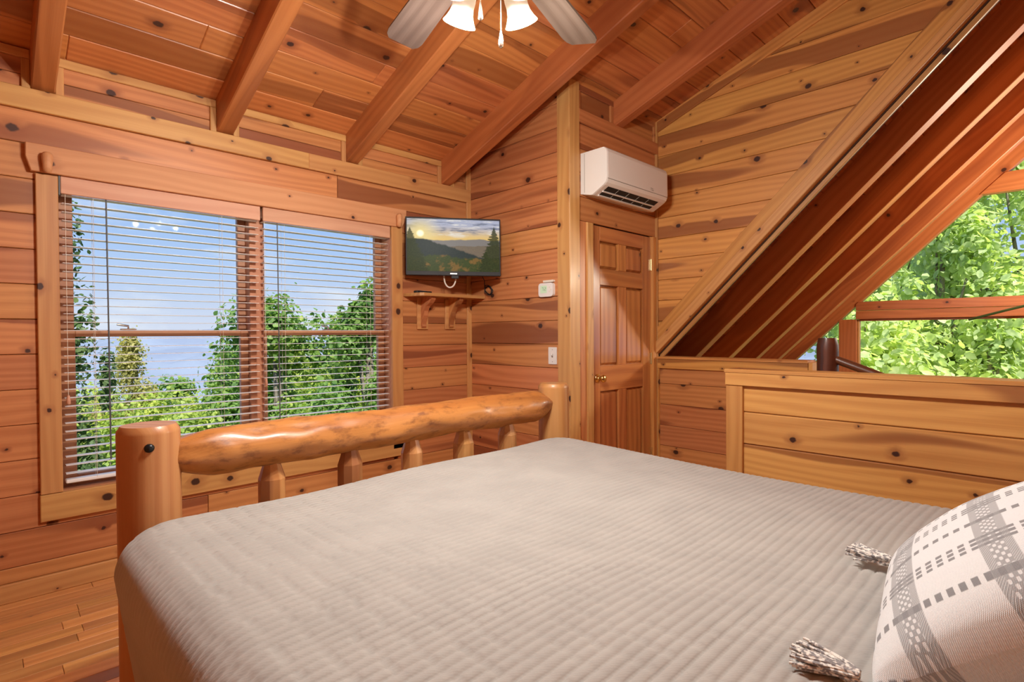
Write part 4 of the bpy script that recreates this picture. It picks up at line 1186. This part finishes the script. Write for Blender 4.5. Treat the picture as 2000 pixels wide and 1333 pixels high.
tree('broadleaf_tree', 'green tree whose pointed top fills the right blind', T3(725, 520, 12), 1.7, 3.6, 13000, .08, 'leaf_green', 2)
tree('broadleaf_tree', 'yellow-green tree low behind the left blind', T3(395, 742, 15), 3.0, 3.4, 15000, .085, 'leaf_yellow', 3)
tree('broadleaf_tree', 'yellowish tree seen low beside the left window casing', T3(215, 760, 14), 2.6, 3.2, 13000, .085, 'leaf_yellow', 4)
tree('slender_tree', 'straw-coloured slender tree against the far hills', T3(262, 648, 26), 1.9, 4.0, 8000, .10, 'leaf_straw', 5)
tree('broadleaf_tree', 'dark dense tree in the lower right of the double window', T3(650, 700, 10.5), 2.1, 3.2, 13000, .075, 'leaf_green', 6)
tree('broadleaf_tree', 'bushy green tree at the lower edge of the left blind', T3(330, 835, 11), 2.2, 2.8, 12000, .075, 'leaf_green', 7)
tree('broadleaf_tree', 'dark leafy tree peeking in at the left edge of the window', T3(95, 330, 6.5), .62, 2.6, 5200, .045, 'leaf_dark', 8, trunk=.07)
tree('broadleaf_tree', 'rounded green tree low in the centre of the window', T3(450, 660, 17), 2.3, 3.8, 12000, .09, 'leaf_green', 9)
tree('slender_tree', 'pale yellow treetop left of the tall right tree', T3(665, 605, 22), 1.5, 4.5, 7000, .10, 'leaf_yellow', 10)
tree('broadleaf_tree', 'mid-green tree filling the gap low in the left blind', T3(300, 752, 20), 3.6, 3.6, 12000, .11, 'leaf_yellow', 11)
tree('broadleaf_tree', 'yellow-green tree at the bottom centre of the left blind', T3(400, 770, 10.5), 2.0, 2.6, 10000, .07, 'leaf_yellow', 12)
tree('broadleaf_tree', 'green tree in the lower left corner of the window', T3(170, 850, 9.5), 1.7, 2.4, 9000, .07, 'leaf_green', 13)
tree('broadleaf_tree', 'wide green tree between the two tall ones in the right blind', T3(610, 655, 18), 3.0, 4.4, 11000, .10, 'leaf_yellow', 14)
for i, (px, py, D, rx, rz, n, mt) in enumerate(((180, 742, 30, 4.6, 5, 9000, 'leaf_yellow'), (330, 722, 33, 4.4, 5, 9000, 'leaf_green'), (430, 738, 26, 4.0, 5, 9000, 'leaf_yellow'), (250, 800, 22, 4.0, 4.4, 9000, 'leaf_green'), (370, 800, 17, 3.4, 4, 9000, 'leaf_yellow'), (560, 690, 27, 4.0, 5, 8000, 'leaf_green'), (700, 640, 25, 3.6, 5.5, 8000, 'leaf_green'))):
    lab = ['yellowing tree far down the slope at the left of the window', 'distant green tree below the hills in the left blind', 'distant yellowing tree right of centre in the left blind', 'green tree halfway down the slope in the left blind', 'yellow-green bushy tree above the footboard rail', 'distant green tree behind the middle window post', 'distant green tree behind the right blind'][i]
    tree('broadleaf_tree', lab, T3(px, py, D), rx, rz, n, .17, mt, 60+i, ground=-14, branches=False)
for i, (px, py, D, rx, rz, n, lf) in enumerate(((1640, 470, 11.5, 2.6, 4.0, 6500, .12), (1830, 300, 13, 2.6, 4.6, 7000, .12), (2010, 180, 12.5, 2.6, 5.0, 7000, .12),
                                   (1760, 590, 10.6, 1.7, 3.0, 3600, .11), (1950, 520, 10.8, 1.8, 3.6, 3600, .11), (1730, 300, 19, 3.4, 6, 6500, .16), (2150, 300, 17, 3.4, 6, 6000, .16), (1900, 150, 23, 4, 7, 6500, .18))):
    lab = ['leafy maple left of the gable window post', 'bright maple filling the upper gable pane', 'tall maple at the right edge of the gable window', 'low maple branches just outside the lower gable pane', 'near maple branches in the right of the lower gable pane', 'more distant maple behind the upper gable pane', 'distant maple off the right of the gable window', 'farthest tall maple behind the gable'][i]
    tree('maple_tree', lab, T3(px, py, D), rx, rz, n, lf, 'leaf_maple', 30+i, ground=-6.5, trunk=.13, lumps=12)

# ------------------------------------------------------------------ unseen pendant, added right of the view to light the great-room rafters
gp = thing('added_pendant', 'round glass pendant added out of view to light the great-room rafters', 'lamp', (6.3, YR, 2.3))
MB().tube([(0, 0, .28), (0, 0, AD-SR*YR-2.3)], .006, 8).build('stem', 'nickel', gp)
MB().lathe([(.0, .29), (.05, .285), (.055, .24), (.03, .22)], 20).build('cap', 'nickel', gp)
MB().lathe([(.04, .23), (.10, .21), (.145, .15), (.16, .08), (.145, .01), (.10, -.05), (.04, -.075), (0, -.078)], 28).build('globe', 'frosted_shade', gp)
ld = bpy.data.lights.new('added_pendant_light', 'POINT'); ld.energy = 250; ld.color = (1, .90, .70); ld.shadow_soft_size = .16
lo = bpy.data.objects.new('added_pendant_light', ld); col.objects.link(lo); lo.parent = gp; lo.location = (0, 0, -.25)
